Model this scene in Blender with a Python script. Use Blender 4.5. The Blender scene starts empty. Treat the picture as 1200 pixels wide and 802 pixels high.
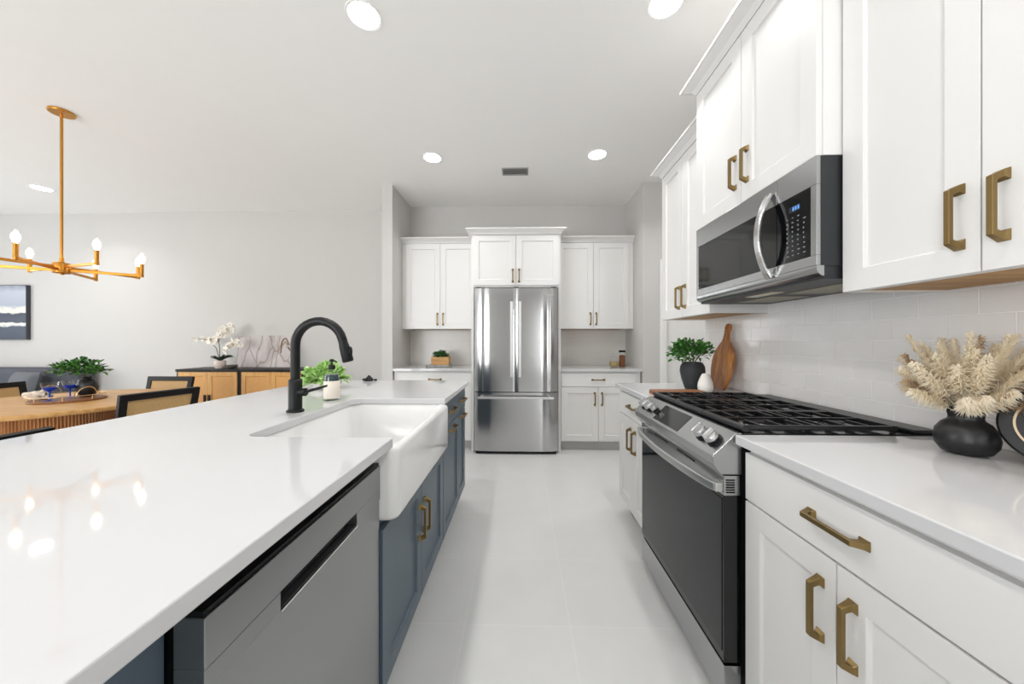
import bpy, bmesh, math, random
from math import sin, cos, pi, radians, sqrt
from mathutils import Vector, Matrix, Quaternion
random.seed(7)
S = bpy.context.scene
COL = S.collection

# ------------------------------------------------------------------ camera
HC = 1.213                       # camera height
cam_d = bpy.data.cameras.new('camera')
cam_d.sensor_fit = 'HORIZONTAL'; cam_d.sensor_width = 36; cam_d.lens = 12.0
cam_d.clip_start = .02; cam_d.clip_end = 200
cam = bpy.data.objects.new('camera', cam_d); COL.objects.link(cam)
cam.location = (0, 0, HC); cam.rotation_euler = (pi/2, 0, math.atan(10.5/400))
S.camera = cam

# ------------------------------------------------------------------ view, world, daylight
vs = S.view_settings
vs.view_transform = 'Standard'; vs.look = 'None'; vs.gamma = 1; vs.use_curve_mapping = False
vs.exposure = 0.0
S.cycles.use_denoising = True
S.cycles.max_bounces = 10; S.cycles.diffuse_bounces = 6; S.cycles.glossy_bounces = 5
S.cycles.transmission_bounces = 8; S.cycles.transparent_max_bounces = 12
S.cycles.sample_clamp_indirect = 6.0

W = bpy.data.worlds.new('sky'); S.world = W; W.use_nodes = True
bg = W.node_tree.nodes['Background']
bg.inputs[0].default_value = (.93, .96, 1, 1); bg.inputs[1].default_value = 1.0

CEIL = 2.98
YB = 4.43          # back of the fridge alcove
YF = 3.80          # front of the alcove walls
YD = 4.54          # dining wall
XR = 1.35          # kitchen wall
XN0, XN1 = -1.445, 1.345
XL, YR = -8.6, -3.6

def area_light(name, loc, rot, sx, sy, power, color=(1, 1, 1), spread=180, disk=False, parent=None):
    d = bpy.data.lights.new(name, 'AREA'); d.energy = power; d.color = color
    d.shape = 'DISK' if disk else 'RECTANGLE'; d.size = sx
    if not disk: d.size_y = sy
    d.spread = radians(spread)
    o = bpy.data.objects.new(name, d); COL.objects.link(o); o.location = loc; o.rotation_euler = rot
    if parent: o.parent = parent
    return o

ADDED_WIN_REAR = 225.0; ADDED_WIN_LEFT = 155.0; DOWN = 5.5
# lamps added to light the room through added rear doors, sidelight and side window
area_light('added_daylight_rear', (-3.7, YR-.35, 1.35), (radians(90), 0, 0), 3.8, 2.3, ADDED_WIN_REAR, (1, .995, .985))
area_light('added_daylight_sidelight', (1.065, YR-.3, 1.3), (radians(90), 0, 0), .42, 2.0, 32, (1, .995, .985))  # added for the bright streak down the refrigerator's right side
area_light('added_daylight_side', (XL-.35, 1.2, 1.5), (radians(90), 0, radians(-90)), 4.0, 2.0, ADDED_WIN_LEFT, (1, .995, .985))

# ------------------------------------------------------------------ materials
def lin(c):
    if isinstance(c, str):
        c = c.lstrip('#'); c = [int(c[i:i+2], 16)/255 for i in (0, 2, 4)]
    return tuple((x/12.92 if x <= .04045 else ((x+.055)/1.055)**2.4) for x in c[:3]) + (1,)

def new_mat(name):
    m = bpy.data.materials.new(name); m.use_nodes = True
    nt = m.node_tree; b = nt.nodes['Principled BSDF']
    return m, nt, b

def N(nt, t, **kw):
    n = nt.nodes.new(t)
    for k, v in kw.items(): setattr(n, k, v)
    return n

def coords(nt, scale=(1, 1, 1), rot=(0, 0, 0), loc=(0, 0, 0), kind='Object'):
    tc = N(nt, 'ShaderNodeTexCoord'); mp = N(nt, 'ShaderNodeMapping')
    mp.inputs['Scale'].default_value = scale; mp.inputs['Rotation'].default_value = rot; mp.inputs['Location'].default_value = loc
    nt.links.new(tc.outputs[kind], mp.inputs['Vector'])
    return mp.outputs['Vector']

def ramp(nt, fac, stops):
    r = N(nt, 'ShaderNodeValToRGB'); e = r.color_ramp.elements
    while len(e) < len(stops): e.new(.5)
    for el, (p, c) in zip(e, stops): el.position = p; el.color = lin(c)
    nt.links.new(fac, r.inputs[0]); return r.outputs[0]

def plain(name, c, rough=.5, metal=0.0, vary=.03, vscale=6.0, bump=0, bscale=200, coat=0, spec=None):
    """a painted / plain surface: colour with a faint noise variation"""
    m, nt, b = new_mat(name)
    col = lin(c)
    v = coords(nt)
    n = N(nt, 'ShaderNodeTexNoise'); n.inputs['Scale'].default_value = vscale; n.inputs['Detail'].default_value = 3
    nt.links.new(v, n.inputs['Vector'])
    mx = N(nt, 'ShaderNodeMix', data_type='RGBA')
    mx.inputs[6].default_value = tuple(x*(1-vary) for x in col[:3])+(1,)
    mx.inputs[7].default_value = tuple(min(1, x*(1+vary)) for x in col[:3])+(1,)
    nt.links.new(n.outputs['Fac'], mx.inputs[0]); nt.links.new(mx.outputs[2], b.inputs['Base Color'])
    b.inputs['Roughness'].default_value = rough; b.inputs['Metallic'].default_value = metal
    if spec is not None: b.inputs['Specular IOR Level'].default_value = spec
    if coat: b.inputs['Coat Weight'].default_value = coat; b.inputs['Coat Roughness'].default_value = .05
    if bump:
        n2 = N(nt, 'ShaderNodeTexNoise'); n2.inputs['Scale'].default_value = bscale; n2.inputs['Detail'].default_value = 4
        nt.links.new(v, n2.inputs['Vector'])
        bp = N(nt, 'ShaderNodeBump'); bp.inputs['Strength'].default_value = bump; bp.inputs['Distance'].default_value = .002
        nt.links.new(n2.outputs['Fac'], bp.inputs['Height']); nt.links.new(bp.outputs[0], b.inputs['Normal'])
    return m

def steel(name, c='#b9babb', rough=.28, axis='x', aniso=.5):
    m, nt, b = new_mat(name)
    sc = {'x': (3, 260, 260), 'y': (260, 3, 260), 'z': (260, 260, 3)}[axis]
    v = coords(nt, sc)
    n = N(nt, 'ShaderNodeTexNoise'); n.inputs['Scale'].default_value = 1; n.inputs['Detail'].default_value = 2
    nt.links.new(v, n.inputs['Vector'])
    mr = N(nt, 'ShaderNodeMapRange'); mr.inputs[3].default_value = rough*.93; mr.inputs[4].default_value = rough*1.08
    nt.links.new(n.outputs['Fac'], mr.inputs[0]); nt.links.new(mr.outputs[0], b.inputs['Roughness'])
    b.inputs['Base Color'].default_value = lin(c); b.inputs['Metallic'].default_value = 1
    return m

def wood(name, a, b_, c_, scale=1.0, axis='x', rough=.45):
    m, nt, b = new_mat(name)
    k = {'x': (1.5, 14, 14), 'y': (14, 1.5, 14), 'z': (14, 14, 1.5)}[axis]
    v = coords(nt, tuple(q*scale for q in k))
    n = N(nt, 'ShaderNodeTexNoise'); n.inputs['Scale'].default_value = 2.2; n.inputs['Detail'].default_value = 6; n.inputs['Distortion'].default_value = .6
    nt.links.new(v, n.inputs['Vector'])
    nt.links.new(ramp(nt, n.outputs['Fac'], [(.3, a), (.52, b_), (.72, c_)]), b.inputs['Base Color'])
    b.inputs['Roughness'].default_value = rough
    return m

def emit(name, c, strength):
    m, nt, b = new_mat(name)
    b.inputs['Base Color'].default_value = lin(c); b.inputs['Emission Color'].default_value = lin(c)
    b.inputs['Emission Strength'].default_value = strength
    return m

def glass(name, c=(1, 1, 1), rough=0.02, mixf=.12):
    """thin clear glass: mostly transparent with a glossy coat"""
    m, nt, b = new_mat(name)
    tr = N(nt, 'ShaderNodeBsdfTransparent'); tr.inputs[0].default_value = (*c, 1)
    gl = N(nt, 'ShaderNodeBsdfGlossy'); gl.inputs['Roughness'].default_value = rough
    lw = N(nt, 'ShaderNodeLayerWeight'); pw = N(nt, 'ShaderNodeMath', operation='POWER'); pw.inputs[1].default_value = 4
    nt.links.new(lw.outputs['Facing'], pw.inputs[0])
    ad = N(nt, 'ShaderNodeMath', operation='MULTIPLY_ADD'); ad.inputs[1].default_value = .5; ad.inputs[2].default_value = .03+mixf*.2
    nt.links.new(pw.outputs[0], ad.inputs[0])
    mx = N(nt, 'ShaderNodeMixShader')
    nt.links.new(ad.outputs[0], mx.inputs[0]); nt.links.new(tr.outputs[0], mx.inputs[1]); nt.links.new(gl.outputs[0], mx.inputs[2])
    nt.links.new(mx.outputs[0], nt.nodes['Material Output'].inputs[0])
    return m

def leafmat(name, a, b_, c_):
    m, nt, b = new_mat(name)
    v = coords(nt)
    n = N(nt, 'ShaderNodeTexNoise'); n.inputs['Scale'].default_value = 45; n.inputs['Detail'].default_value = 2
    nt.links.new(v, n.inputs['Vector'])
    nt.links.new(ramp(nt, n.outputs['Fac'], [(.32, a), (.5, b_), (.68, c_)]), b.inputs['Base Color'])
    b.inputs['Roughness'].default_value = .5
    b.inputs['Subsurface Weight'].default_value = 0
    return m

def tile_mat(name, axes, bw, rh, off, base, grout, mortar, rough, origin, bump=.4, vary=0.02, marble=False):
    """brick texture tiles; axes picks which object axes run along and across the rows"""
    m, nt, b = new_mat(name)
    tc = N(nt, 'ShaderNodeTexCoord'); sp = N(nt, 'ShaderNodeSeparateXYZ'); cb = N(nt, 'ShaderNodeCombineXYZ')
    nt.links.new(tc.outputs['Object'], sp.inputs[0])
    for i in (0, 1):
        ad = N(nt, 'ShaderNodeMath', operation='SUBTRACT'); ad.inputs[1].default_value = origin[i]
        nt.links.new(sp.outputs['XYZ'.index(axes[i])], ad.inputs[0]); nt.links.new(ad.outputs[0], cb.inputs[i])
    br = N(nt, 'ShaderNodeTexBrick'); br.offset = off; br.offset_frequency = 2; br.squash = 1
    br.inputs['Scale'].default_value = 1; br.inputs['Brick Width'].default_value = bw; br.inputs['Row Height'].default_value = rh
    br.inputs['Mortar Size'].default_value = mortar; br.inputs['Mortar Smooth'].default_value = .15; br.inputs['Bias'].default_value = 0
    c = lin(base)
    br.inputs['Color1'].default_value = tuple(x*(1-vary) for x in c[:3])+(1,); br.inputs['Color2'].default_value = tuple(x*(1+vary) for x in c[:3])+(1,)
    br.inputs['Mortar'].default_value = lin(grout)
    nt.links.new(cb.outputs[0], br.inputs['Vector'])
    n = N(nt, 'ShaderNodeTexNoise'); n.inputs['Scale'].default_value = 5; n.inputs['Detail'].default_value = 5
    nt.links.new(tc.outputs['Object'], n.inputs['Vector'])
    mr = N(nt, 'ShaderNodeMapRange'); mr.inputs[3].default_value = .95; mr.inputs[4].default_value = 1.04
    nt.links.new(n.outputs['Fac'], mr.inputs[0])
    mu = N(nt, 'ShaderNodeMix', data_type='RGBA', blend_type='MULTIPLY'); mu.inputs[0].default_value = 1
    nt.links.new(br.outputs['Color'], mu.inputs[6]); nt.links.new(mr.outputs[0], mu.inputs[7])
    nt.links.new(mu.outputs[2], b.inputs['Base Color'])
    inv = N(nt, 'ShaderNodeMath', operation='SUBTRACT'); inv.inputs[0].default_value = 1
    nt.links.new(br.outputs['Fac'], inv.inputs[1])
    bp = N(nt, 'ShaderNodeBump'); bp.inputs['Strength'].default_value = bump; bp.inputs['Distance'].default_value = .002
    nt.links.new(inv.outputs[0], bp.inputs['Height']); nt.links.new(bp.outputs[0], b.inputs['Normal'])
    b.inputs['Roughness'].default_value = rough
    return m

M = {}
M['wall'] = plain('wall_paint', '#c9c7c4', .7, bump=.05, bscale=350, vary=.01)
M['ceiling'] = plain('ceiling_paint', '#f6f5f3', .8, bump=.08, bscale=180, vary=.01)
M['trim'] = plain('white_trim', '#eeeeec', .4)
M['cab'] = plain('white_cabinet', '#e3e2e0', .36, vary=.008)
M['toe'] = plain('toe_kick_grey', '#c9c8c5', .5)
M['blue'] = plain('slate_blue_cabinet', '#4d5c68', .38, vary=.03)
M['quartz'] = plain('white_quartz', '#cbcbcc', .05, vary=.012, vscale=3)
M['sink'] = plain('white_fireclay', '#e4e4e3', .1, vary=.003, coat=.3)
M['brass'] = plain('antique_brass', '#8f7950', .38, 1.0, vary=.06, vscale=30)
M['gold'] = plain('brushed_gold', '#c98e3e', .32, 1.0, vary=.05, vscale=30)
M['palegold'] = plain('pale_gold_wire', '#e0c08f', .3, 1.0)
M['steel'] = steel('brushed_steel_y', '#b4b5b6', .26, 'x')
M['steelz'] = steel('brushed_steel_fridge', '#b9b9b9', .17, 'x')
M['steeldk'] = steel('dishwasher_steel', '#9fa1a1', .33, 'x')
M['chrome'] = plain('polished_steel', '#dcdcdb', .2, 1.0, vary=.01)
M['handle'] = plain('satin_handle_metal', '#d2d2d1', .36, 1.0, vary=.01)
M['black'] = plain('matte_black', '#0d0e10', .42, spec=.3)
M['blackgloss'] = plain('black_glass', '#0b0c0e', .07, spec=.5)
M['ovenglass'] = plain('oven_glass', '#141a1d', .06, spec=.3)
M['iron'] = plain('cast_iron', '#131417', .33, bump=.1, bscale=400)
M['enamel'] = plain('black_enamel', '#141518', .12)
M['dkgrey'] = plain('dark_grey_case', '#232528', .45)
M['ply'] = wood('maple_plywood', '#a97a3c', '#bb8b48', '#c69a5a', 1, 'y', .5)
M['oak'] = wood('honey_oak', '#c58f52', '#d6a566', '#e0b47a', 1, 'x', .42)
M['oakz'] = wood('honey_oak_upright', '#c78f4e', '#d8a45f', '#e3b473', 1, 'z', .42)
M['fluted'] = wood('fluted_oak', '#a9764a', '#bd8a5b', '#cb9a6b', 1, 'z', .5)
M['acacia'] = wood('acacia_board', '#7d4718', '#a8692e', '#c98a45', 1.2, 'z', .4)
M['walnut'] = wood('walnut_board', '#6f4426', '#8a5a36', '#9d6c45', 1.5, 'x', .5)
M['darkwood'] = plain('black_stained_wood', '#120f0e', .45, vary=.1, spec=.3)
M['bulb'] = emit('lit_bulb', '#ffe9c8', 14)
M['lens'] = emit('downlight_lens', '#ffffff', 14)
M['leaf'] = leafmat('green_leaf', '#1f4a1b', '#3a7228', '#5a9440')
M['leafdk'] = leafmat('dark_leaf', '#183a18', '#2b5a24', '#477a38')
M['leaflt'] = leafmat('light_leaf', '#7cab4c', '#a9d07c', '#d6eab0')
M['stem'] = plain('green_stem', '#4b5a2c', .6)
M['petal'] = plain('white_petal', '#f3ede2', .6)
M['pampas'] = plain('dried_pampas', '#fff0de', .85, vary=.12, vscale=60)
M['pampasdk'] = plain('dried_seed_head', '#d0b898', .85, vary=.15, vscale=60)
M['ceramic_b'] = plain('black_ceramic', '#1b1b1d', .38, bump=.1, bscale=120)
M['ceramic_m'] = plain('charcoal_ceramic', '#2b2d30', .6, bump=.1, bscale=120)
M['ceramic_w'] = plain('white_ceramic', '#ece9e4', .5)
M['cream'] = plain('cream_glaze', '#d9c3a4', .5)
M['clear'] = glass('clear_glass', (.985, .99, .99), mixf=0)
M['pane'] = glass('window_glass', (.98, .99, 1))
M['blueglass'] = glass('cobalt_glass', (.35, .5, .98), mixf=.1)
nt = M['blueglass'].node_tree; b = nt.nodes['Principled BSDF']; b.inputs['Base Color'].default_value = lin('#2450c8'); b.inputs['Roughness'].default_value = .1
mx = N(nt, 'ShaderNodeMixShader'); mx.inputs[0].default_value = .5; o_ = nt.nodes['Material Output'].inputs[0]
nt.links.new(o_.links[0].from_socket, mx.inputs[1]); nt.links.new(b.outputs[0], mx.inputs[2]); nt.links.new(mx.outputs[0], o_)
M['tealliq'] = plain('dark_liquid', '#2a3c42', .2)
M['sofa'] = plain('slate_fabric', '#52555d', .9, bump=.3, bscale=300, vary=.06)
M['sofaseat'] = plain('light_grey_fabric', '#86868a', .9, bump=.3, bscale=300, vary=.06)
M['pillow'] = plain('grey_pillow_cloth', '#66696e', .9, bump=.3, bscale=300)
M['spice'] = plain('brown_spice', '#7a4a24', .8, vary=.4, vscale=300)
M['oats'] = plain('tan_grains', '#a89668', .8, vary=.3, vscale=300)
M['floor'] = tile_mat('porcelain_floor_tile', 'XY', .45, .45, 0, '#cdcdcc', '#d3d2d1', .003, .3, (-.24, .11), .12, .01)
M['subway'] = tile_mat('white_subway_tile', 'YZ', .1524, .0762, .5, '#e8e6e4', '#f8f7f5', .0024, .13, (.0196+.0762+.026, .914), 1.0, .014)
M['slab'] = tile_mat('pale_stone_tile', 'XZ', .30, .152, .5, '#dcdad6', '#d2d0cc', .0012, .25, (0, .914), .1, .015)

def cane_mat():
    m, nt, b = new_mat('woven_cane')
    v = coords(nt, (90, 90, 90), (0, 0, 0))
    a = N(nt, 'ShaderNodeTexWave', wave_type='BANDS', bands_direction='X'); a.inputs['Scale'].default_value = .5
    c = N(nt, 'ShaderNodeTexWave', wave_type='BANDS', bands_direction='Z'); c.inputs['Scale'].default_value = .5
    nt.links.new(v, a.inputs['Vector']); nt.links.new(v, c.inputs['Vector'])
    mx = N(nt, 'ShaderNodeMath', operation='MULTIPLY'); nt.links.new(a.outputs['Fac'], mx.inputs[0]); nt.links.new(c.outputs['Fac'], mx.inputs[1])
    nt.links.new(ramp(nt, mx.outputs[0], [(.0, '#dcb57c'), (.45, '#cfa468'), (.8, '#7e5a30')]), b.inputs['Base Color'])
    b.inputs['Roughness'].default_value = .6
    return m
M['cane'] = cane_mat()

def canedoor_mat():
    m, nt, b = new_mat('cane_door_insert')
    v = coords(nt, (1, 1, 1))
    n = N(nt, 'ShaderNodeTexNoise'); n.inputs['Scale'].default_value = 160; n.inputs['Detail'].default_value = 1
    nt.links.new(v, n.inputs['Vector'])
    nt.links.new(ramp(nt, n.outputs['Fac'], [(.3, '#c98f4c'), (.5, '#d79f5b'), (.7, '#e0ad6d')]), b.inputs['Base Color'])
    b.inputs['Roughness'].default_value = .6
    return m
M['canedoor'] = canedoor_mat()

def marble_mat():
    m, nt, b = new_mat('veined_print')
    v = coords(nt, (1, 1, .42), (0, radians(40), 0))
    n = N(nt, 'ShaderNodeTexNoise'); n.inputs['Scale'].default_value = 4; n.inputs['Detail'].default_value = 5
    nt.links.new(v, n.inputs['Vector'])
    vm = N(nt, 'ShaderNodeVectorMath', operation='MULTIPLY_ADD'); vm.inputs[1].default_value = (.16, .16, .16)
    nt.links.new(n.outputs['Color'], vm.inputs[0]); nt.links.new(v, vm.inputs[2])
    vo = N(nt, 'ShaderNodeTexVoronoi', feature='DISTANCE_TO_EDGE'); vo.inputs['Scale'].default_value = 5.6
    nt.links.new(vm.outputs[0], vo.inputs['Vector'])
    veins = ramp(nt, vo.outputs['Distance'], [(0, '#8f7b6f'), (.014, '#b9aca6'), (.06, '#d0c9c8')])
    base = ramp(nt, n.outputs['Fac'], [(.3, '#b7aaa8'), (.5, '#ffffff'), (.7, '#e3dad4')])
    mu = N(nt, 'ShaderNodeMix', data_type='RGBA', blend_type='MULTIPLY'); mu.inputs[0].default_value = .8
    nt.links.new(veins, mu.inputs[6]); nt.links.new(base, mu.inputs[7]); nt.links.new(mu.outputs[2], b.inputs['Base Color'])
    b.inputs['Roughness'].default_value = .45
    return m
M['marble'] = marble_mat()

def seascape_mat():
    """abstract canvas: pale sky, white crests, slate water (local z 0..0.75)"""
    m, nt, b = new_mat('seascape_canvas')
    tc = N(nt, 'ShaderNodeTexCoord'); sp = N(nt, 'ShaderNodeSeparateXYZ'); nt.links.new(tc.outputs['Object'], sp.inputs[0])
    mp = N(nt, 'ShaderNodeMapping'); mp.inputs['Scale'].default_value = (5, 1, 9); nt.links.new(tc.outputs['Object'], mp.inputs[0])
    n = N(nt, 'ShaderNodeTexNoise'); n.inputs['Scale'].default_value = 1.6; n.inputs['Detail'].default_value = 6
    nt.links.new(mp.outputs[0], n.inputs['Vector'])
    ma = N(nt, 'ShaderNodeMath', operation='MULTIPLY_ADD'); ma.inputs[1].default_value = .11
    nt.links.new(n.outputs['Fac'], ma.inputs[0]); nt.links.new(sp.outputs['Z'], ma.inputs[2])
    dv = N(nt, 'ShaderNodeMath', operation='DIVIDE'); dv.inputs[1].default_value = .86
    nt.links.new(ma.outputs[0], dv.inputs[0])
    c = ramp(nt, dv.outputs[0], [(0, '#3f4757'), (.27, '#4c5666'), (.29, '#d5d6d3'), (.33, '#e6e6e2'), (.35, '#4d5463'), (.48, '#3e4656'),
                                 (.5, '#e2e2da'), (.56, '#dcdcd4'), (.60, '#aab0bf'), (.82, '#b9bfcb'), (.93, '#8d93a3'), (1, '#3a3f4d')])
    nt.links.new(c, b.inputs['Base Color']); b.inputs['Roughness'].default_value = .6
    return m
M['seascape'] = seascape_mat()

def sleeve_mat():
    m, nt, b = new_mat('woven_sleeve')
    v = coords(nt, (1, 1, 1), (0, 0, 0))
    ck = N(nt, 'ShaderNodeTexChecker'); ck.inputs['Scale'].default_value = 190
    ck.inputs[1].default_value = lin('#f1eae0'); ck.inputs[2].default_value = lin('#dccfc0')
    nt.links.new(v, ck.inputs['Vector']); nt.links.new(ck.outputs[0], b.inputs['Base Color']); b.inputs['Roughness'].default_value = .7
    return m
M['sleeve'] = sleeve_mat()
for nm in ('pampas', 'pampasdk'):
    nt = M[nm].node_tree; b = nt.nodes['Principled BSDF']; tl = N(nt, 'ShaderNodeBsdfTranslucent'); mx = N(nt, 'ShaderNodeMixShader'); mx.inputs[0].default_value = .42
    nt.links.new(b.inputs['Base Color'].links[0].from_socket, tl.inputs[0])
    nt.links.new(b.outputs[0], mx.inputs[1]); nt.links.new(tl.outputs[0], mx.inputs[2]); nt.links.new(mx.outputs[0], nt.nodes['Material Output'].inputs[0])

# ------------------------------------------------------------------ mesh helpers
class MB:
    def __init__(s): s.v = []; s.f = []
    def add(s, vs_, fs):
        n = len(s.v); s.v += [tuple(v) for v in vs_]; s.f += [[i+n for i in f] for f in fs]; return s
    def box(s, x0, y0, z0, x1, y1, z1):
        if x0 > x1: x0, x1 = x1, x0
        if y0 > y1: y0, y1 = y1, y0
        if z0 > z1: z0, z1 = z1, z0
        return s.add([(x0,y0,z0),(x1,y0,z0),(x1,y1,z0),(x0,y1,z0),(x0,y0,z1),(x1,y0,z1),(x1,y1,z1),(x0,y1,z1)],
                     [(0,3,2,1),(4,5,6,7),(0,1,5,4),(1,2,6,5),(2,3,7,6),(3,0,4,7)])
    def loft(s, rings, cap=True, closed=False):
        n = len(rings[0]); vs_ = [p for r in rings for p in r]; fs = []
        m = len(rings)
        for k in range(m if closed else m-1):
            a = k*n; b = ((k+1) % m)*n
            for i in range(n):
                j = (i+1) % n
                fs.append((a+i, a+j, b+j, b+i))
        if cap and not closed:
            fs.append(tuple(reversed(range(n)))); fs.append(tuple(range((m-1)*n, m*n)))
        return s.add(vs_, fs)
    def lathe(s, prof, n=32, c=(0,0,0), axis=None, ring=False):
        """profile (r, z) revolved about z, or about `axis` through c"""
        q = Vector((0,0,1)).rotation_difference(Vector(axis).normalized()) if axis is not None else None
        rings = []
        for r, z in prof:
            r = max(r, 1e-5); rg = []
            for i in range(n):
                p = Vector((r*cos(2*pi*i/n), r*sin(2*pi*i/n), z))
                if q: p = q @ p
                rg.append(p+Vector(c))
            rings.append(rg)
        return s.loft(rings, closed=ring)
    def tube(s, pts, r, n=10, cap=True, flat=None):
        pts = [Vector(p) for p in pts]; m = len(pts)
        rr = r if isinstance(r, (list, tuple)) else [r]*m
        t0 = (pts[1]-pts[0]).normalized()
        u = t0.orthogonal().normalized() if flat is None else (Vector(flat)-Vector(flat).dot(t0)*t0).normalized()
        rings = []; prev = t0
        for k in range(m):
            t = (pts[min(k+1, m-1)]-pts[max(k-1, 0)]).normalized()
            q = prev.rotation_difference(t); u = (q @ u); u = (u-u.dot(t)*t).normalized(); w = t.cross(u); prev = t
            rings.append([pts[k]+rr[k]*(cos(2*pi*i/n)*u+sin(2*pi*i/n)*w) for i in range(n)])
        return s.loft(rings, cap)
    def bar(s, pts, wu, wv, up=(0,0,1)):
        """rectangular bar along pts; wu across (perp. to up), wv along up"""
        pts = [Vector(p) for p in pts]; m = len(pts); up = Vector(up); rings = []
        for k in range(m):
            t = (pts[min(k+1, m-1)]-pts[max(k-1, 0)]).normalized()
            w = t.cross(up).normalized(); v = w.cross(t).normalized()
            a = wu[k]/2 if isinstance(wu, (list, tuple)) else wu/2; b = wv[k]/2 if isinstance(wv, (list, tuple)) else wv/2
            rings.append([pts[k]+w*a+v*b, pts[k]-w*a+v*b, pts[k]-w*a-v*b, pts[k]+w*a-v*b])
        return s.loft(rings)
    def prism(s, poly, axis, a0, a1):
        """polygon of 2-D points extruded along 'x','y' or 'z' from a0 to a1"""
        def P(p, a):
            return {'x': (a, p[0], p[1]), 'y': (p[0], a, p[1]), 'z': (p[0], p[1], a)}[axis]
        return s.loft([[P(p, a0) for p in poly], [P(p, a1) for p in poly]])
    def ball(s, c, r, n=14, m=9, sq=(1,1,1)):
        prof = [(sin(pi*i/m), -cos(pi*i/m)) for i in range(m+1)]
        rings = [[(c[0]+r*sq[0]*max(q,1e-4)*cos(2*pi*k/n), c[1]+r*sq[1]*max(q,1e-4)*sin(2*pi*k/n), c[2]+r*sq[2]*z) for k in range(n)] for q, z in prof]
        return s.loft(rings)
    def leaf(s, base, d, length, width, up=(0,0,1), bend=.15):
        d = Vector(d).normalized(); up = Vector(up); w = d.cross(up)
        if w.length < 1e-3: w = d.orthogonal()
        w.normalize(); nrm = w.cross(d).normalized(); b = Vector(base)
        L = length
        p = [b, b+d*L*.35+w*width*.5+nrm*L*bend*.3, b+d*L*.75+w*width*.38+nrm*L*bend*.2, b+d*L-nrm*L*bend*.4,
             b+d*L*.75-w*width*.38+nrm*L*bend*.2, b+d*L*.35-w*width*.5+nrm*L*bend*.3, b+d*L*.4+nrm*L*bend*.05, b+d*L*.75-nrm*L*bend*.05]
        return s.add(p, [(0,1,6),(1,2,7,6),(2,3,7),(0,6,5),(6,7,4,5),(7,3,4)])
    def build(s, name, mat, parent=None, smooth=0, bevel=0, seg=2, subsurf=0, loc=(0,0,0), recalc=True):
        me = bpy.data.meshes.new(name); me.from_pydata(s.v, [], s.f)
        if recalc:
            b = bmesh.new(); b.from_mesh(me); bmesh.ops.recalc_face_normals(b, faces=b.faces[:]); b.to_mesh(me); b.free()
        me.materials.append(mat)
        if smooth:
            for p in me.polygons: p.use_smooth = True
            me.set_sharp_from_angle(angle=radians(smooth))
        o = bpy.data.objects.new(name, me); COL.objects.link(o); o.location = loc
        if parent: o.parent = parent
        if bevel:
            md = o.modifiers.new('bevel', 'BEVEL'); md.width = bevel; md.segments = seg; md.limit_method = 'ANGLE'; md.angle_limit = radians(40)
        if subsurf:
            md = o.modifiers.new('sub', 'SUBSURF'); md.levels = subsurf; md.render_levels = subsurf
        return o

def rrect(x0, y0, x1, y1, r, z, n=6):
    """ring of a rounded rectangle in XY at height z"""
    pts = []
    for cx, cy, a in ((x1-r, y1-r, 0), (x0+r, y1-r, 90), (x0+r, y0+r, 180), (x1-r, y0+r, 270)):
        for i in range(n+1):
            t = radians(a+90*i/n); pts.append((cx+r*cos(t), cy+r*sin(t), z))
    return pts

def tag(o, label, cat, group=None, kind=None):
    o['label'] = label; o['category'] = cat
    if group: o['group'] = group
    if kind: o['kind'] = kind
    return o

def thing(name, label, cat, loc=(0,0,0), rot=0, group=None):
    o = bpy.data.objects.new(name, None); COL.objects.link(o); o.empty_display_size = .1
    o.location = loc; o.rotation_euler = (0, 0, rot)
    return tag(o, label, cat, group)

def struct(name, mb, mat, **kw):
    o = mb.build(name, mat, **kw); o['kind'] = 'structure'; return o

def dup(root, loc=None, rot=None, label=None):
    r = root.copy(); COL.objects.link(r)
    if loc is not None: r.location = loc
    if rot is not None: r.rotation_euler = (0, 0, rot)
    if label: r['label'] = label
    for ch in list(root.children):
        c = ch.copy(); COL.objects.link(c); c.parent = r
        for g in list(ch.children):
            d = g.copy(); COL.objects.link(d); d.parent = c
    return r

# ------------------------------------------------------------------ room shell
struct('floor', MB().box(XL-.1, YR-.1, -.1, 2.75, YD+.1, 0), M['floor'])
struct('ceiling', MB().box(XL-.1, YR-.1, CEIL, 2.75, YD+.1, CEIL+.1), M['ceiling'])
b = MB(); b.box(XN0-.12, YB, 0, XN1+.12, YD+.1, CEIL); b.box(XN0-.12, YF, 0, XN0, YB, CEIL); b.box(XN1, YF, 0, XN1+.12, YB, CEIL)
struct('wall_back', b, M['wall'])
struct('wall_dining', MB().box(XL-.1, YD, 0, XN0-.12, YD+.1, CEIL), M['wall'])
b = MB(); b.box(XR, YR, 0, XR+.12, 2.525, CEIL); b.box(XR+.12, 2.425, 0, 2.65, 2.525, CEIL)
struct('wall_right', b, M['wall'])
DX0, DX1, DH = 1.60, 2.36, 2.05
b = MB(); b.box(XN1+.12, YF, 0, DX0, YF+.12, CEIL); b.box(DX0, YF, DH, DX1, YF+.12, CEIL); b.box(DX1, YF, 0, 2.75, YF+.12, CEIL); b.box(2.65, 2.40, 0, 2.75, YF, CEIL)
struct('wall_pantry', b, M['wall'])
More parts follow.
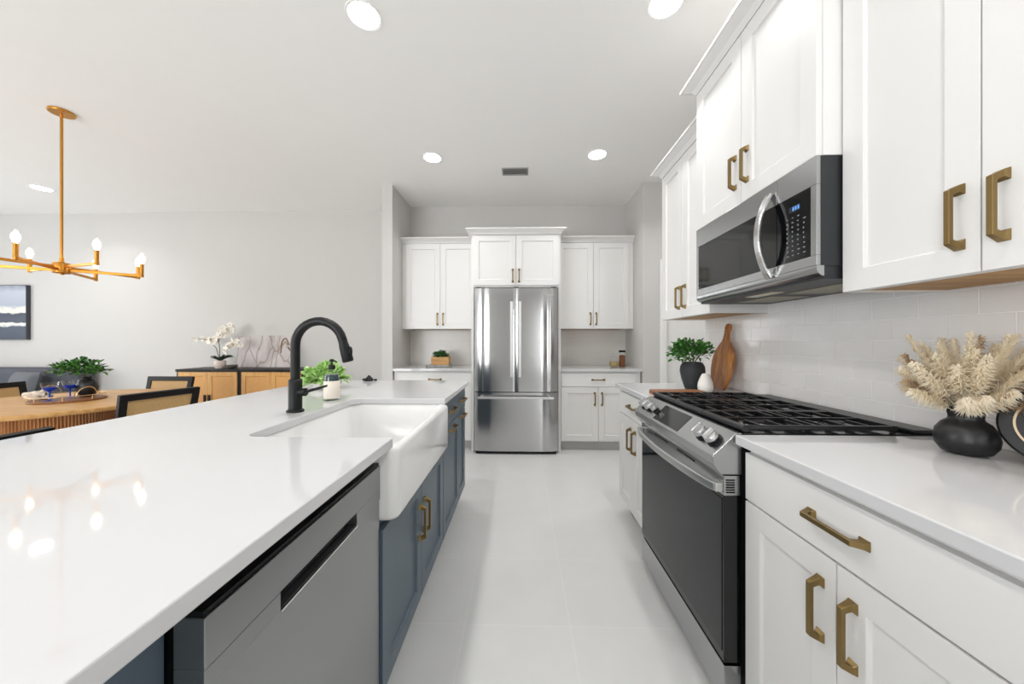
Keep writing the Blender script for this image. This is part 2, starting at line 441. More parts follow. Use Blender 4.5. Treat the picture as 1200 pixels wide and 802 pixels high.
# rear and side walls, with unseen glass doors and windows added for room light
RX0, RX1, RH = -5.6, -1.8, 2.5
b = MB(); b.box(XL-.1, YR-.1, 0, RX0, YR, CEIL); b.box(RX1, YR-.1, 0, .85, YR, CEIL); b.box(1.28, YR-.1, 0, 2.75, YR, CEIL); b.box(.85, YR-.1, 0, 1.28, YR, .25); b.box(.85, YR-.1, 2.3, 1.28, YR, CEIL); b.box(RX0, YR-.1, RH, RX1, YR, CEIL)
struct('wall_rear', b, M['wall'])
b = MB(); b.box(XL-.1, YR, 0, XL, -.8, CEIL); b.box(XL-.1, 3.2, 0, XL, YD, CEIL); b.box(XL-.1, -.8, 0, XL, 3.2, .5); b.box(XL-.1, -.8, 2.5, XL, 3.2, CEIL)
struct('wall_left', b, M['wall'])
def window(name, axis, a0, a1, z0, z1, at, n):
    fr = MB(); pn = MB(); w = .05
    def bx(m, p0, p1, q0, q1, t0, t1):
        if axis == 'x': m.box(p0, at+t0, q0, p1, at+t1, q1)
        else: m.box(at+t0, p0, q0, at+t1, p1, q1)
    bx(fr, a0, a1, z0, z0+w, -.08, -.02); bx(fr, a0, a1, z1-w, z1, -.08, -.02)
    for i in range(n+1):
        p = a0+(a1-a0-w)*i/n; bx(fr, p, p+w, z0+w, z1-w, -.08, -.02)
    f = struct(name, fr, M['trim'])
    bx(pn, a0+w, a1-w, z0+w, z1-w, -.053, -.047)
    g = pn.build('window_pane', M['pane'], f)
window('added_window_1', 'x', RX0, RX1, 0, RH, YR, 3)
window('added_window_3', 'x', .85, 1.28, .25, 2.3, YR, 1)  # narrow unseen sidelight, added to streak the refrigerator
window('added_window_2', 'y', -.8, 3.2, .5, 2.5, XL, 3)
# tiles
struct('trim_1', MB().box(XR-.008, -.60, .9145, XR, 2.525, 1.80), M['subway'])
b = MB(); b.box(XN0, YB-.008, .9145, -.547, YB, 1.371); b.box(.437, YB-.008, .9145, XN1, YB, 1.371)
struct('trim_2', b, M['slab'])
# baseboards
b = MB()
b.box(XL, YD-.014, 0, XN0-.12, YD, .13); b.box(XN0-.134, YF-.014, 0, XN0, YF, .13); b.box(XN0-.134, YF, 0, XN0-.12, YD-.014, .13)
b.box(XN1, YF-.014, 0, DX0-.07, YF, .13); b.box(DX1+.07, YF-.014, 0, 2.65, YF, .13)
struct('baseboard_back', b, M['trim'], bevel=.003)
# pantry door: recessed panels, casing, lever
b = MB(); w = .07
b.box(DX0-w, YF-.018, 0, DX0, YF, DH+w); b.box(DX1, YF-.018, 0, DX1+w, YF, DH+w); b.box(DX0, YF-.018, DH, DX1, YF, DH+w)
struct('trim_3', b, M['trim'], bevel=.003)
b = MB(); y0, y1 = YF+.015, YF+.05
zs = [(.19, .69), (.82, 1.20), (1.33, 1.62), (1.72, 1.93)]
b.box(DX0+.004, y0, .01, DX0+.12, y1, DH-.004); b.box(DX1-.12, y0, .01, DX1-.004, y1, DH-.004)
prev = .01
for z0, z1 in zs+[(DH-.004, None)]:
    b.box(DX0+.12, y0, prev, DX1-.12, y1, z0)
    if z1: b.box(DX0+.12, y0+.012, z0, DX1-.12, y1, z1); prev = z1
door = struct('door_1', b, M['trim'], bevel=.004)
k = MB(); k.lathe([(.026, 0), (.026, .008), (.012, .012), (.012, .03), (.028, .04), (.03, .055), (.02, .066), (0, .068)], 20, (DX1-.06, y0, .95), axis=(0, -1, 0))
k.build('door_handle', M['black'], door, smooth=40)

# ------------------------------------------------------------------ cabinet kit (local: x along the front, -y out of the front, z up)
def pull(parent, x, y, z, vertical=True, L=.155):
    """flared square pull: feet spread onto the door, straight bar between"""
    h = L/2
    secs = [((-h, 0), (-h+.026, 0), .0115), ((-h+.003, .010), (-h+.019, .009), .0075), ((-h+.014, .031), (-h+.025, .021), .0058)]
    secs = secs + [((-a[0], a[1]), (-c[0], c[1]), w) for a, c, w in reversed(secs)]
    rings = []
    for (s0, o0), (s1, o1), wd in secs:
        r = []
        for s_, o_, w_ in ((s0, o0, -wd), (s0, o0, wd), (s1, o1, wd), (s1, o1, -wd)):
            r.append((x+w_, y-o_, z+s_) if vertical else (x+s_, y-o_, z+w_))
        rings.append(r)
    return MB().loft(rings).build('handle', M['brass'], parent, bevel=.0012)

def shaker(mb, x0, x1, z0, z1, y=-.02, t=.02, rail=.065, rec=.009):
    def ring(i, yy): return [(x0+i, yy, z0+i), (x1-i, yy, z0+i), (x1-i, yy, z1-i), (x0+i, yy, z1-i)]
    return mb.loft([ring(0, y+t), ring(0, y), ring(rail, y), ring(rail+.004, y+rec), ])

def door(root, x0, x1, z0, z1, mat, rail=.065, pulls=(), y=-.02):
    d = shaker(MB(), x0, x1, z0, z1, y, .02-.0005, rail).build('door', mat, root, bevel=.0012)
    for (px, pz, vert) in pulls: pull(d, px, y, pz, vert)
    return d

def drawer(root, x0, x1, z0, z1, mat, pulls=()):
    d = MB().box(x0, -.02, z0, x1, -.0005, z1).build('drawer', mat, root, bevel=.0015)
    for (px, pz, vert) in pulls: pull(d, px, -.02, pz, vert)
    return d

def carcass(root, w, d, z0, z1, mat, toe=.10):
    MB().box(0, 0, z0, w, d, z1).build('body', mat, root)
    if toe: MB().box(0, .065, 0, w, d, z0-.0005).build('toe_kick', M['toe'] if mat is M['cab'] else mat, root)

def crown(root, x0, x1, d, z0, z1, p, mat, sides=(1, 1), name='crown_molding'):
    def ring(o, z): return [(x0-o*sides[0], -.02-o, z), (x1+o*sides[1], -.02-o, z), (x1+o*sides[1], d, z), (x0-o*sides[0], d, z)]
    h = z1-z0
    MB().loft([ring(.002, z0), ring(.004, z0+h*.12), ring(p*.28, z0+h*.42), ring(p*.88, z0+h*.78), ring(p, z0+h*.8), ring(p, z1)]).build(name, mat, root)

PH = .004
ZC0, ZC1 = .884, .914      # countertop
ROT_R, ROT_I = -pi/2, pi/2

# --- base cabinets right of the range and beyond it (facing the aisle)
XCAB = .735
def base_two_door(name, label, loc, rot, w, d, mat, pulls_in=.05, fill=0):
    r = thing(name, label, 'cabinet', loc, rot)
    carcass(r, w+fill, d, .10, ZC0-.001, mat)
    m = w/2
    drawer(r, .004, w-.004, .715, .862, mat, [(m, .792, False)])
    door(r, .004, m-.0018, .108, .709, mat, pulls=[(m-pulls_in, .578, True)])
    door(r, m+.0018, w-.004, .108, .709, mat, pulls=[(m+pulls_in, .578, True)])
    return r
base_two_door('base_cabinet', 'white shaker base cabinet under the counter with the pampas vase', (XCAB, 1.111, 0), ROT_R, .635, XR-XCAB-.001, M['cab'], .040)
base_two_door('base_cabinet', 'white shaker base cabinet between the range and the pantry end', (XCAB, 2.502, 0), ROT_R, .612, XR-XCAB-.001, M['cab'], .045)
# counters
def slab(name, label, x0, y0, x1, y1):
    o = MB().box(x0, y0, ZC0, x1, y1, ZC1).build(name, M['quartz'], bevel=.003)
    return tag(o, label, 'countertop')
slab('countertop', 'white quartz countertop holding the pampas vase and black plate', .69, .30, XR-.009, 1.119)
slab('countertop', 'short white countertop holding the cutting board and potted plant', .69, 1.886, XR-.009, 2.517)
slab('countertop', 'white alcove countertop with the boxed succulent plant', XN0+.003, YF, -.549, YB-.009)
slab('countertop', 'white alcove countertop with the two glass jars', .439, YF, XN1-.003, YB-.009)

# --- fridge wall base cabinets
r = base_two_door('base_cabinet', 'white base cabinet in the alcove below the glass jars', (.445, YF+.04, 0), 0, .83, YB-YF-.045, M['cab'], .04, fill=.055)
r = base_two_door('base_cabinet', 'white base cabinet in the alcove below the boxed succulent', (-1.385, YF+.04, 0), 0, .83, YB-YF-.045, M['cab'], .04)
MB().box(-.052, 0, .10, 0, .1, ZC0-.001).build('filler_strip', M['cab'], r)

# --- upper cabinets
def upper(name, label, loc, rot, w, d, z0, z1, ndoors, pull_z, crown_to, sides, crown_p=.06, pin=.04, rail=.065, ext=(0, 0)):
    r = thing(name, label, 'cabinet', loc, rot)
    MB().box(0, 0, z0+.012, w, d, z1).build('body', M['cab'], r)
    MB().box(.012, .012, z0+.006, w-.012, d-.004, z0+.0118).build('underside_panel', M['ply'], r)['label'] = 'unpainted plywood underside'
    b = MB(); b.box(0, 0, z0, .012, d, z0+.0118); b.box(w-.012, 0, z0, w, d, z0+.0118); b.box(.012, 0, z0, w-.012, .012, z0+.0118)
    b.build('bottom_edge', M['cab'], r)
    m = w/2
    door(r, .003, m-.0018, z0+.0005, z1-.004, M['cab'], rail, [(m-pin, pull_z, True)])
    door(r, m+.0018, w-.003, z0+.0005, z1-.004, M['cab'], rail, [(m+pin, pull_z, True)])
    crown(r, -ext[0], w+ext[1], d, z1, crown_to, crown_p, M['cab'], sides)
    return r
XU = 1.05
upper('wall_cabinet', 'white wall cabinet over the counter with the pampas vase', (XU, 1.124, 0), ROT_R, .664, XR-XU-.001, 1.371, 2.405, 2, 1.505, 2.465, (0, 0), pin=.037)
upper('wall_cabinet', 'white wall cabinet above the wooden cutting board', (XU, 2.524, 0), ROT_R, .634, XR-XU-.001, 1.371, 2.405, 2, 1.50, 2.465, (1, 0))
upper('wall_cabinet', 'raised white wall cabinet directly above the microwave', (.975, 1.887, 0), ROT_R, .760, XR-.975-.001, 1.8175, 2.556, 2, 1.965, 2.616, (1, 1))
upper('wall_cabinet', 'white wall cabinet above the boxed succulent', (-1.40, YB-.31, 0), 0, .849, .309, 1.371, 2.405, 2, 1.49, 2.465, (0, 0), pin=.035, ext=(.043, 0))
MB().box(-.043, 0, 1.371, -.0005, .309, 2.405).build('filler_strip', M['cab'], bpy.data.objects['wall_cabinet.003'])
upper('wall_cabinet', 'white wall cabinet above the glass jars', (.440, YB-.31, 0), 0, .849, .309, 1.371, 2.405, 2, 1.49, 2.465, (0, 0), pin=.035, ext=(0, .053))
MB().box(.8495, 0, 1.371, .902, .309, 2.405).build('filler_strip', M['cab'], bpy.data.objects['wall_cabinet.004'])
# fridge surround
r = thing('fridge_surround', 'tall white cabinet surround with doors over the refrigerator', 'cabinet', (-.547, 3.755, 0), 0)
FW = .983
MB().box(0, 0, 0, .026, YB-3.755-.001, 1.815).build('side_panel', M['cab'], r)
MB().box(FW-.026, 0, 0, FW, YB-3.755-.001, 1.815).build('side_panel', M['cab'], r)
MB().box(0, 0, 1.8155, FW, YB-3.755-.001, 2.405).build('body', M['cab'], r)
door(r, .02, FW/2-.0018, 1.835, 2.385, M['cab'], .065, [(FW/2-.035, 1.94, True)])
door(r, FW/2+.0018, FW-.02, 1.835, 2.385, M['cab'], .065, [(FW/2+.035, 1.94, True)])
crown(r, 0, FW, .255, 2.390, 2.452, .055, M['cab'], (1, 1))

# --- refrigerator
r = thing('refrigerator', 'stainless steel french door refrigerator with bottom freezer drawer', 'refrigerator', (-.509, 3.67, 0), 0)
FWD = .908
MB().box(.004, .062, .03, FWD-.004, .74, 1.79).build('case', M['dkgrey'], r)
MB().box(.02, .03, .004, FWD-.02, .70, .0295).build('base_grille', M['black'], r)
def fdoor(x0, x1, z0, z1, edges):
    n = 24; poly = []
    for i in range(n+1):
        u = i/n; x = x0+(x1-x0)*u
        y = 0
        for side in edges:
            e = (x-x0) if side == 'l' else (x1-x)
            y += .020*math.exp(-(e/.06)**2) + .006*math.exp(-((e-.115)/.026)**2)
        e = min(x-x0, x1-x)
        if e < .001: y += .004
        poly.append((x, y))
    poly += [(x1, .055), (x0, .055)]
    return MB().prism(poly, 'z', z0, z1)
m = FWD/2
d1 = fdoor(0, m-.002, .676, 1.795, 'l').build('door', M['steelz'], r, smooth=30)
d2 = fdoor(m+.002, FWD, .676, 1.795, 'r').build('door', M['steelz'], r, smooth=30)
d3 = fdoor(0, FWD, .035, .668, 'lr').build('freezer_drawer', M['steelz'], r, smooth=30)
for d, x in ((d1, m-.045), (d2, m+.045)):
    b = MB(); b.box(x-.015, -.062, .84, x+.015, -.044, 1.645); b.box(x-.008, -.045, .86, x+.008, .002, .885); b.box(x-.008, -.045, 1.60, x+.008, .002, 1.625)
    b.build('handle', M['handle'], d, bevel=.003)
b = MB(); b.box(.05, -.062, .607, FWD-.05, -.044, .632); b.box(.075, -.045, .612, .10, .004, .628); b.box(FWD-.10, -.045, .612, FWD-.075, .004, .628)
b.build('handle', M['handle'], d3, bevel=.003)
MB().box(FWD-.145, -.0025, 1.712, FWD-.03, .012, 1.717).build('badge', M['chrome'], d2)
for x in (.05, m, FWD-.05): MB().box(x-.03, .01, 1.7955, x+.03, .12, 1.808).build('hinge_cover', M['dkgrey'], r, bevel=.004)

# --- island
YI1 = 2.645
XI0, XI1 = -1.585, -.400
poly = [(XI1, -.60), (XI1, 1.058)]
cx, rr = -.885, .05
poly += [(cx+rr+.0, 1.058)]
for i in range(1, 9): t = radians(270-90*i/8); poly.append((cx+rr+rr*cos(t), 1.058+rr+rr*sin(t)))
for i in range(0, 9): t = radians(180-90*i/8); poly.append((cx+rr+rr*cos(t), 1.790-rr+rr*sin(t)))
poly += [(XI1, 1.790), (XI1, YI1), (XI0, YI1), (XI0, -.60)]
o = MB().prism(poly, 'z', ZC0, ZC1).build('island_countertop', M['quartz'], bevel=.003)
tag(o, 'large white quartz island countertop cut out around the sink', 'countertop')
XIC = -.452
def blue_cab(label, y0, w, top=ZC0-.001, d=.80, x=XIC):
    r = thing('island_cabinet', label, 'cabinet', (x, y0, 0), ROT_I)
    carcass(r, w, d, .10, top, M['blue']); return r
r = blue_cab('slate blue island cabinet on the camera side of the dishwasher', -.58, 1.039, d=.75, x=-.512)
door(r, .004, .52, .108, .862, M['blue'], .07, [(.47, .72, True)])
door(r, .525, 1.0385, .108, .862, M['blue'], .07, [(.575, .72, True)])
r = blue_cab('slate blue island sink cabinet with two doors below the apron sink', 1.053, .832, top=.640)
MB().box(.775, 0, .6405, .832, .80, ZC0-.001).build('stile', M['blue'], r)
MB().box(.0, .56, .6405, .774, .80, ZC0-.001).build('back_panel', M['blue'], r)
door(r, .004, .422, .108, .622, M['blue'], .06, [(.422-.035, .445, True)])
door(r, .4255, .828, .108, .622, M['blue'], .06, [(.4255+.035, .445, True)])
r = blue_cab('slate blue island end cabinet with small drawers over doors', 1.8865, .738)
s = .474
drawer(r, .004, s-.002, .715, .862, M['blue'], [(s/2, .79, False)])
drawer(r, s+.002, .736, .715, .862, M['blue'], [((s+.738)/2, .79, False)])
door(r, .004, s-.002, .108, .709, M['blue'], .06, [(s/2, .675, False)])
door(r, s+.002, .736, .108, .709, M['blue'], .06, [((s+.738)/2, .675, False)])

# dishwasher
r = thing('dishwasher', 'stainless steel dishwasher with pocket handle built into the island', 'dishwasher', (-.437, .4605, 0), ROT_I)
DW = .588
MB().box(.004, .046, .10, DW-.004, .58, .868).build('tub', M['black'], r)
MB().box(.01, .08, 0, DW-.01, .56, .0995).build('toe_kick', M['black'], r)
b = MB(); px0, px1, pz0, pz1 = .15, .440, .724, .758
b.box(0, .003, .115, DW, .045, pz0); b.box(0, 0, pz1, DW, .045, .830); 
b.box(0, 0, pz0+.0005, px0, .045, pz1); b.box(px1, 0, pz0+.0005, DW, .045, pz1)
d = b.build('door', M['steeldk'], r, bevel=.0012)
MB().prism([(.044, pz0+.001), (.024, pz0+.001), (.036, pz1-.001), (.044, pz1-.001)], 'x', px0+.001, px1-.001).build('pocket', M['black'], d)
MB().box(px0, -.0015, pz0-.004, px1, .003, pz0).build('lip', M['chrome'], d)
MB().box(.002, .004, .8305, DW-.002, .045, .838).build('control_strip', M['black'], d)

# farmhouse sink
SX0, SX1, SY0, SY1, SZ0, SZ1 = -.912, -.384, 1.052, 1.816, .648, .8835
b = MB(); R = .035
rings = [rrect(SX0+.02, SY0+.02, SX1-.02, SY1-.02, R, SZ0), rrect(SX0+.006, SY0+.006, SX1-.006, SY1-.006, R, SZ0+.006), rrect(SX0, SY0, SX1, SY1, R, SZ0+.02),
         rrect(SX0, SY0, SX1, SY1, R, SZ1-.018), rrect(SX0+.002, SY0+.002, SX1-.002, SY1-.002, R, SZ1-.009), rrect(SX0+.009, SY0+.009, SX1-.009, SY1-.009, R, SZ1-.0015),
         rrect(SX0+.018, SY0+.018, SX1-.018, SY1-.018, R, SZ1), rrect(SX0+.022, SY0+.022, SX1-.026, SY1-.022, R, SZ1-.002), rrect(SX0+.028, SY0+.028, SX1-.034, SY1-.028, R, SZ1-.012),
         rrect(SX0+.034, SY0+.034, SX1-.040, SY1-.034, R, SZ0+.05), rrect(SX0+.045, SY0+.045, SX1-.05, SY1-.045, R, SZ0+.028), rrect(SX0+.075, SY0+.075, SX1-.08, SY1-.075, R, SZ0+.02)]
o = b.loft(rings).build('farmhouse_sink', M['sink'], smooth=50)
tag(o, 'white apron front farmhouse sink set into the island', 'sink')
MB().lathe([(.045, 0), (.045, .003), (.03, .003), (.028, .001), (0, .001)], 24, ((SX0+SX1)/2, (SY0+SY1)/2, SZ0+.0205)).build('drain', M['chrome'], o, smooth=40)

# faucet
r = thing('faucet', 'matte black gooseneck pull-down faucet on the island', 'faucet', (-.968, 1.44, ZC1), 0)
MB().lathe([(.034, 0), (.034, .006), (.031, .010), (.0265, .012), (.0265, .135), (.024, .139), (.0195, .141)], 28).build('base', M['black'], r, smooth=40)
cxx, cz, ra = .104, .284, .104
pts = [(0, 0, .138), (0, 0, .22), (0, 0, cz)]
for i in range(1, 15):
    t = radians(180-165*i/14); pts.append((cxx+ra*cos(t), 0, cz+ra*sin(t)))
MB().tube(pts, .0185, 18).build('spout', M['black'], r, smooth=50)
e = Vector(pts[-1]); td = Vector((sin(radians(15)), 0, -cos(radians(15))))
h = MB().tube([e, e+td*.02, e+td*.03, e+td*.095, e+td*.1], [.0185, .0185, .0205, .0225, .0195], 18).build('spray_head', M['black'], r, smooth=40)
q = e+td*.06+Vector((.02, 0, .005))
MB().ball(q, .011, 12, 8, (.7, .9, 2.0)).build('button', M['black'], h, smooth=60)
b = MB(); b.tube([(.02, -.004, .085), (.05, -.006, .085)], [.017, .017], 16)
l = b.build('lever_hub', M['black'], r, smooth=40)
MB().tube([(.045, -.004, .086), (.07, .03, .093), (.085, .09, .10)], [.007, .006, .005], 10).build('lever', M['black'], l, smooth=50)

# ------------------------------------------------------------------ gas range  (local x = 1.862 - Y, local y = X - .66)
r = thing('gas_range', 'slide-in stainless gas range with black oven door', 'range', (.66, 1.883, 0), ROT_R)
RW = .757
MB().box(.002, .056, .02, RW-.002, .682, .894).build('body', M['black'], r)
b = MB()
for x in (.05, RW-.05):
    for y in (.09, .63): b.lathe([(.018, 0), (.018, .0198)], 12, (x, y, 0))
b.build('foot', M['black'], r)
b = MB().box(.002, 0, .168, RW-.002, .052, .712); d = b.build('oven_door', M['blackgloss'], r, bevel=.003)
MB().box(.012, -.002, .20, RW-.012, .001, .700).build('window', M['ovenglass'], d)
b = MB(); b.box(.001, -.001, .7125, RW-.001, .052, .778)
d2 = b.build('door_trim', M['steel'], d, bevel=.002)
b = MB()
for c in (.26, .5):
    for k in range(6): b.box(c-.075+k*.025, -.0025, .757, c-.056+k*.025, 0, .764)
for k in range(6): b.box(RW-.0015, .006, .722+k*.008, RW+.0004, .034, .726+k*.008)
b.build('vent', M['black'], d2)
# bowed flat handle
pts = []
for i in range(21):
    u = i/20; x = .012+(RW-.024)*u; pts.append((x, -.022-.036*(1-(2*u-1)**2)**.8, .738))
b = MB().bar(pts, .012, .030); b.box(.004, -.026, .723, .034, 0, .753); b.box(RW-.034, -.026, .723, RW-.004, 0, .753)
b.build('handle', M['handle'], d, bevel=.004)
MB().box(.002, 0, .03, RW-.002, .055, .158).build('drawer', M['steel'], r, bevel=.002)
# sloped control panel
cp = MB().prism([(-.038, .842), (.040, .9175), (.056, .9175), (.056, .782), (-.008, .782), (-.034, .815)], 'x', .0, RW).build('control_panel', M['steel'], r, bevel=.002)
tn = Vector((0, .078, .0755)).normalized(); nn = Vector((0, -tn.z, tn.y))
def on_slope(x, u, h): return Vector((x, -.038, .842))+tn*u+nn*h
def slope_plate(x0, x1, u0, u1, h0, h1):
    return MB().loft([[on_slope(x0, u0, h), on_slope(x1, u0, h), on_slope(x1, u1, h), on_slope(x0, u1, h)] for h in (h0, h1)])
slope_plate(.235, .485, .012, .098, -.002, .0012).build('display', M['blackgloss'], cp)
for x, rad in ((.065, .023), (.135, .023), (.205, .016), (.632, .024), (.705, .024)):
    c = on_slope(x, .052, .0003)
    k = MB().lathe([(rad*1.12, 0), (rad*1.12, .004), (rad*.9, .006), (rad*.9, .014)], 24, c, axis=nn).build('knob', M['black'], cp, smooth=40)
    c2 = c+nn*.0142
    MB().lathe([(rad*.98, 0), (rad, .004), (rad*.96, .012), (rad*.9, .014), (0, .0142)], 28, c2, axis=nn).build('knob_cap', M['handle'], k, smooth=40)
    g0, g1 = c2+nn*.0143, c2+nn*.028; hx = Vector((1, 0, 0))
    MB().loft([[p+tn*rad*a*q+hx*.0055*e for a, e in ((-1, -1), (1, -1), (1, 1), (-1, 1))] for p, q in ((g0, .92), (g1, .86))]).build('knob_grip', M['handle'], k, bevel=.002)
# cooktop
ct = MB().box(.0, .0565, .8945, RW, .680, .9165).build('cooktop', M['enamel'], r, bevel=.002)
b = MB(); b.box(0, .600, .9166, RW, .680, .930); b.build('rear_trim', M['iron'], ct, bevel=.004)
for x, y, rad in ((.13, .19, .045), (.13, .45, .035), (.378, .31, .052), (.628, .19, .045), (.628, .45, .038)):
    k = MB().lathe([(rad*1.25, 0), (rad*1.2, .004), (rad*.8, .006), (rad*.8, .010)], 24, (x, y, .9168)).build('burner', M['chrome'], ct, smooth=40)
    MB().lathe([(rad, .0102), (rad, .015), (rad*.8, .018), (0, .018)], 24, (x, y, .9168)).build('burner_cap', M['iron'], k, smooth=40)
def grate(x0, x1):
    b = MB(); y0, y1 = .060, .545; zt = .9415; t = .013
    def rod(p, q, w=.011, h=.013): b.bar([p, q], w, h)
    z = zt-.0065
    b.tube([(x0, y0+.011, zt-.012), (x1, y0+.011, zt-.012)], .0125, 12)
    rod((x0, y1, z), (x1, y1, z), .014, .014)
    rod((x0+.007, y0+.01, z-.001), (x0+.007, y1, z-.001), .013, .014); rod((x1-.007, y0+.01, z-.001), (x1-.007, y1, z-.001), .013, .014)
    n = 6
    for i in range(1, n+1):
        y = y0+(y1-y0)*i/(n+1)
        for a, c in ((x0+.007, x0+.095), (x1-.007, x1-.095)):
            s_ = 1 if c > a else -1
            b.bar([(a, y, z-.008), (a+s_*.012, y, z), (c, y, z)], .009, .012)
    xm = (x0+x1)/2
    rod((xm, y0+.02, z), (xm, y1, z), .010)
    rod((x0+.01, (y0+y1)/2, z), (x1-.01, (y0+y1)/2, z), .010)
    for x in (x0+.01, x1-.01):
        for y in (y0+.02, y1): b.box(x-.006, y-.006, .9168, x+.006, y+.006, z)
    return b.build('grate', M['iron'], ct, bevel=.002)
for k in range(3): grate(.004+k*.2505, .004+k*.2505+.2485)

# ------------------------------------------------------------------ microwave (local x = 1.860 - Y, y = X - .955)
r = thing('microwave', 'stainless over-the-range microwave with curved vertical handle', 'microwave', (.955, 1.885, 0), ROT_R)
MWW = .757; Z0, Z1 = 1.427, 1.8172
MB().box(.001, .0135, Z0+.0345, MWW-.001, XR-.955-.010, Z1-.001).build('case', M['dkgrey'], r)
sx = .584
b = MB(); b.box(0, 0, 1.725, sx-.001, .013, Z1); b.box(0, 0, 1.462, sx-.001, .013, 1.4955); b.box(0, 0, 1.4955, .022, .013, 1.725); b.box(.022, .004, 1.4955, sx-.001, .013, 1.725)
d = b.build('door', M['steel'], r, bevel=.0015)
MB().box(.0225, .0005, 1.496, sx-.0015, .0038, 1.7245).build('window', M['blackgloss'], d)
b = MB(); b.box(sx+.001, 0, 1.725, MWW, .013, Z1); b.box(sx+.001, 0, 1.462, MWW, .013, 1.4955); b.box(MWW-.024, 0, 1.4955, MWW, .013, 1.725); b.box(sx+.001, .004, 1.4955, MWW-.024, .013, 1.725)
cpn = b.build('control_panel', M['steel'], r, bevel=.0015)
kp = MB().box(sx+.0015, .0005, 1.496, MWW-.0245, .0038, 1.7245).build('keypad', M['blackgloss'], cpn)
M['disp'] = emit('clock_display', '#4f7fc0', .8); M['keys'] = plain('grey_key_print', '#8a8d92', .5)
MB().box(sx+.060, -.0004, 1.668, sx+.108, .0004, 1.690).build('clock_display', plain('display_window', '#26303c', .2), kp)
b = MB()
for k in range(3): b.box(sx+.075+k*.011, -.0008, 1.673, sx+.082+k*.011, -.0004, 1.686)
b.build('digits', M['disp'], kp)
b = MB()
for rw in range(9):
    for c in range(4):
        if rw == 0 and c == 3: continue
        x = sx+.048+c*.024+random.uniform(-.001, .001); z = 1.648-rw*.0165; w = random.uniform(.004, .012) if rw in (0, 1, 6, 7, 8) else .004
        b.box(x, -.0003, z, x+w, .0004, z+(.003 if rw in (0, 1, 6, 7, 8) else .005))
b.build('key_legends', M['keys'], kp)
# lower lip: rounded front, then vented underside
lip = [(0, 1.4615), (0, 1.448), (.006, 1.436), (.018, 1.428), (.024, 1.4275), (.024, 1.4614)]
MB().prism(lip, 'x', 0, MWW).build('lower_lip', M['steel'], r, smooth=40)
un = MB().box(.002, .0245, 1.418, MWW-.004, XR-.955-.010, 1.4613).build('underside', M['dkgrey'], r)
b = MB(); b.box(.10, .16, 1.4155, .34, .33, 1.4178); b.box(.42, .16, 1.4155, .66, .33, 1.4178)
b.build('grease_filter', plain('filter_mesh', '#8f8b78', .4, .8, vary=.2, vscale=300, bump=.5, bscale=500), un)
MB().box(.30, .07, 1.4155, .46, .12, 1.4178).build('lamp_cover', plain('lamp_cover', '#c9c2a4', .3), un)
pts = []
for i in range(17):
    u = i/16; pts.append((sx-.028, -.006-.046*sin(pi*u)**.8, 1.455+.320*u))
b = MB().bar(pts, .030, .013, up=(0, -1, 0)).build('handle', M['chrome'], d, bevel=.004)

# ------------------------------------------------------------------ ceiling lights, vent, chandelier
def downlight(label, x, y):
    r = thing('recessed_light', label, 'ceiling light', (x, y, CEIL), 0, 'recessed ceiling downlights')
    MB().lathe([(.080, -.002), (.092, -.004), (.094, -.001), (.094, 0), (.080, 0)], 32, ring=True).build('trim_ring', M['trim'], r, smooth=50)
    MB().lathe([(.0795, -.0005), (.076, -.0035), (0, -.0045)], 32).build('diffuser', M['lens'], r, smooth=50)
    area_light('downlight_glow', (0, 0, -.012), (0, 0, 0), .14, 0, DOWN, (1, .99, .975), 130, True, r)
downlight('lit recessed ceiling light above the kitchen faucet', -.85, 1.826)
downlight('lit recessed ceiling light in front of the microwave cabinet', .755, 1.80)
downlight('lit recessed ceiling light nearest the wall left of the fridge alcove', -.85, 3.25)
downlight('lit recessed ceiling light above the cabinet with glass jars', .72, 3.24)
downlight('lit recessed ceiling light in the dining room beyond the chandelier rod', -5.51, 3.78)
# unseen lamps added to brighten floor, low cabinets, ceiling and the pantry passage
downlight('added recessed ceiling light over the near end of the island', -.85, .38)
downlight('added recessed ceiling light over the near end of the range counter', .755, .38)
downlight('added recessed ceiling light on the island line toward the rear wall', -.85, -1.10)
downlight('added recessed ceiling light on the range line toward the rear wall', .755, -1.10)
downlight('added recessed ceiling light in the passage before the pantry door', 2.05, 3.15)  # added to brighten the pantry door and the alcove wall end
downlight('added recessed ceiling light over the living area by the added side window', -5.51, .9)
downlight('added recessed ceiling light over the living area by the added glass doors', -5.51, -1.8)
r = thing('ceiling_vent', 'small grey air vent in the ceiling before the refrigerator', 'vent', (-.06, 3.53, CEIL), 0)
M['ventg'] = plain('vent_grey', '#a2a19e', .6); M['ventd'] = plain('vent_shadow', '#6d6c6a', .7)
MB().box(-.122, -.062, -.003, .122, .062, -.0005).build('backing', M['ventd'], r)
b = MB(); b.box(-.135, -.075, -.008, .135, -.062, 0); b.box(-.135, .062, -.008, .135, .075, 0); b.box(-.135, -.062, -.008, -.122, .062, 0); b.box(.122, -.062, -.008, .135, .062, 0)
b.build('frame', M['ventg'], r)
for k in range(4):
    y = -.045+k*.03
    MB().loft([[(-.122, y-.012, -.009), (-.122, y-.010, -.009), (-.122, y+.012, -.0035), (-.122, y+.010, -.0035)], [(.122, y-.012, -.009), (.122, y-.010, -.009), (.122, y+.012, -.0035), (.122, y+.010, -.0035)]]).build('slat', M['ventg'], r)

